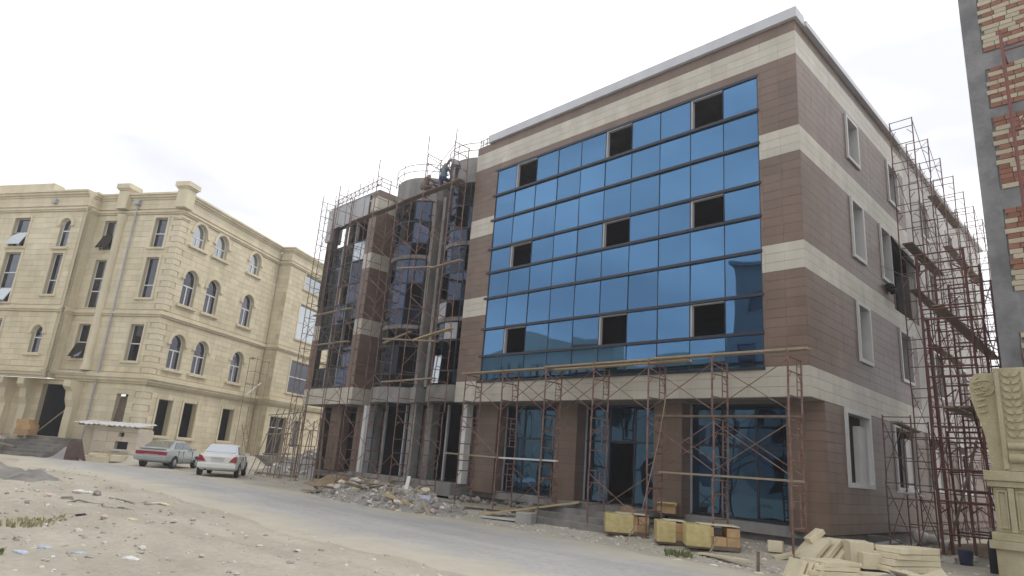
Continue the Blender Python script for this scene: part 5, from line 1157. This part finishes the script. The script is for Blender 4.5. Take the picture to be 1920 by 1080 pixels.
for a in (('stone_chunk', 'paper', -.9, -3.2, .14, .08, .05, 'white chip right of the stake', 'stone', 2, 0), ('stone_chunk', 'lime', -1.7, -3.5, .3, .12, .06, 'pale flat stones below the green weed', 'stone', 3, 30), ('stone_chunk', 'lime', .1, -3.3, .2, .12, .06, 'flat cream offcut near the stake', 'stone', 1, 20)): litter(*a)
# ------------------------------------------------------------------ workers on the scaffold
def person(label, loc, rz, V, E_, cols, root=0):
    me = bpy.data.meshes.new('person'); me.from_pydata([v[:3] for v in V], E_, []); o = link('person', me, None, label, 'person', 'workers on the high scaffold'); o.location = loc; o.rotation_euler = (0, 0, R(rz))
    o.modifiers.new('skin', 'SKIN')
    for i, v in enumerate(V): d = me.skin_vertices[0].data[i]; d.radius = (v[3], v[3] if len(v) < 5 else v[4]); d.use_root = i == root
    sb = o.modifiers.new('sub', 'SUBSURF'); sb.levels = 1; sb.render_levels = 2
    mtl = bpy.data.materials.new('worker_clothes'); mtl.use_nodes = True; n = mtl.node_tree.nodes; L = mtl.node_tree.links; t = n.new('ShaderNodeTexCoord'); s = n.new('ShaderNodeSeparateXYZ'); r = n.new('ShaderNodeValToRGB'); r.color_ramp.interpolation = 'CONSTANT'
    k = n.new('ShaderNodeMapRange'); k.inputs[2].default_value = 2.0; L.new(t.outputs['Object'], s.inputs[0]); L.new(s.outputs['Z'], k.inputs[0]); L.new(k.outputs[0], r.inputs[0])
    while len(r.color_ramp.elements) > 1: r.color_ramp.elements.remove(r.color_ramp.elements[-1])
    for i, (z, c) in enumerate(cols):
        e = r.color_ramp.elements[0] if i == 0 else r.color_ramp.elements.new(z/2); e.position = z/2; e.color = (*c, 1)
    L.new(r.outputs[0], n['Principled BSDF'].inputs['Base Color']); n['Principled BSDF'].inputs['Roughness'].default_value = .9; me.materials.append(mtl); return o
EE = [(0, 1), (1, 2), (2, 3), (3, 4), (2, 5), (5, 6), (6, 7), (2, 8), (8, 9), (9, 10), (0, 11), (11, 12), (12, 13), (13, 14), (0, 15), (15, 16), (16, 17), (17, 18), (7, 19), (10, 20)]
def pose(pel, chest, neck, head, sl, el, wl, sr, er, wr, hl, kl, al, tl, hr, kr, ar, tr):
    def ext(a, b): return tuple(b[i]+(b[i]-a[i])*.28 for i in range(3))
    return [(*pel, .15), (*chest, .16), (*neck, .065), (*[(neck[i]*.35+head[i]*.65) for i in range(3)], .095), (*head, .085), (*sl, .075), (*el, .05), (*wl, .036), (*sr, .075), (*er, .05), (*wr, .036), (*hl, .10), (*kl, .07), (*al, .05), (*tl, .045), (*hr, .10), (*kr, .07), (*ar, .05), (*tr, .045), (*ext(el, wl), .034), (*ext(er, wr), .034)]
crouch = pose((0, -.1, .42), (0, .08, .72), (0, .16, .92), (0, .24, 1.12), (-.2, .14, .86), (-.26, .38, .70), (-.15, .55, .82), (.2, .14, .86), (.27, .38, .68), (.17, .56, .75), (-.11, -.05, .42), (-.16, .36, .48), (-.14, .12, .07), (-.14, .30, .03), (.11, -.05, .42), (.16, .36, .48), (.14, .12, .07), (.14, .30, .03))
kneel = pose((0, 0, .50), (0, .03, .82), (0, .05, 1.05), (0, .09, 1.27), (-.2, .04, .98), (-.25, .22, .78), (-.14, .42, .86), (.2, .04, .98), (.25, .2, .76), (.15, .40, .74), (-.1, 0, .48), (-.13, .12, .07), (-.13, -.28, .06), (-.13, -.42, .05), (.1, 0, .48), (.13, .38, .45), (.13, .36, .07), (.13, .52, .04))
bend = pose((0, -.12, .86), (0, .2, 1.14), (0, .40, 1.28), (0, .56, 1.36), (-.2, .32, 1.24), (-.3, .50, 1.02), (-.22, .66, .86), (.2, .32, 1.24), (.32, .48, 1.05), (.24, .68, .92), (-.1, -.1, .84), (-.12, -.02, .46), (-.12, -.1, .07), (-.12, .08, .03), (.1, -.1, .84), (.13, .06, .46), (.13, -.04, .07), (.13, .14, .03))
person('worker in brown jacket crouching at the parapet of the left curved bay', (-16.6, -.62, 13.21), -15, crouch, EE, [(0, (.10, .09, .09)), (.36, (.17, .13, .11)), (.93, (.32, .19, .13)), (1.12, (.03, .025, .025))])
person('worker in dark blue clothes kneeling between the two curved bays', (-15.25, -.6, 13.23), 10, kneel, EE, [(0, (.035, .05, .12)), (.55, (.13, .20, .24)), (1.06, (.32, .19, .13)), (1.25, (.10, .11, .12))])
person('worker in grey camouflage bending over the right curved bay', (-14.45, -.65, 13.24), 60, bend, EE, [(0, (.06, .06, .08)), (.85, (.20, .20, .22)), (1.32, (.32, .19, .13)), (1.40, (.5, .5, .5))])
# plants of the far alley: hanging hoses and cables on the side wall
m = MB(); m.path([(.05, 7.9, 10.6), (.35, 8.4, 9.9), (.5, 9.4, 9.6), (.3, 10.4, 10.2), (.1, 11.0, 10.5)], .05, 6); m.build('hanging_hose', 'black', None, label='black hose sagging across the raw opening in the side wall', cat='hose')
m = MB(); m.path([(.05, 6.3, 9.1), (.4, 9, 9.2), (.9, 12.5, 9.3)], .012, 5); m.build('cable', 'grey', None, label='thin cable running from the side window to the scaffold', cat='cable')
m = MB()
for k in range(4): m.rock((.12, 7.0+.14*k, 8.55-.05*k), .14)
m.build('cloth_bundle', 'black', None, label='dark cloth bundle hanging under the second side window', cat='cloth')
for i, (x, y, z0, z1) in enumerate(((-3.4, -1.15, .8, 4.0),)):
    m = MB(); m.path([(x, y, z1), (x-.25, y, 2.6), (x-.75, y+.05, z0)], .012, 5); m.build('rope', 'wood', None, label='thin rope hanging down the scaffold in front of the third column', cat='rope')

# ------------------------------------------------------------------ haze volume added to imitate lens veil glare
m = MB(); m.box(-75, 30, -45, 45, -1.6, 19.5); hz_ = m.mesh('haze'); hm = bpy.data.materials.new('veil_haze'); hm.use_nodes = True; hn_ = hm.node_tree.nodes; hn_.clear()
ho_ = hn_.new('ShaderNodeOutputMaterial'); pv = hn_.new('ShaderNodeVolumePrincipled'); pv.inputs['Color'].default_value = (.93, .95, 1, 1); pv.inputs['Density'].default_value = .0018; pv.inputs['Anisotropy'].default_value = .2
hm.node_tree.links.new(pv.outputs[0], ho_.inputs['Volume']); hz_.materials.append(hm); link('haze', hz_, None, kind='stuff')
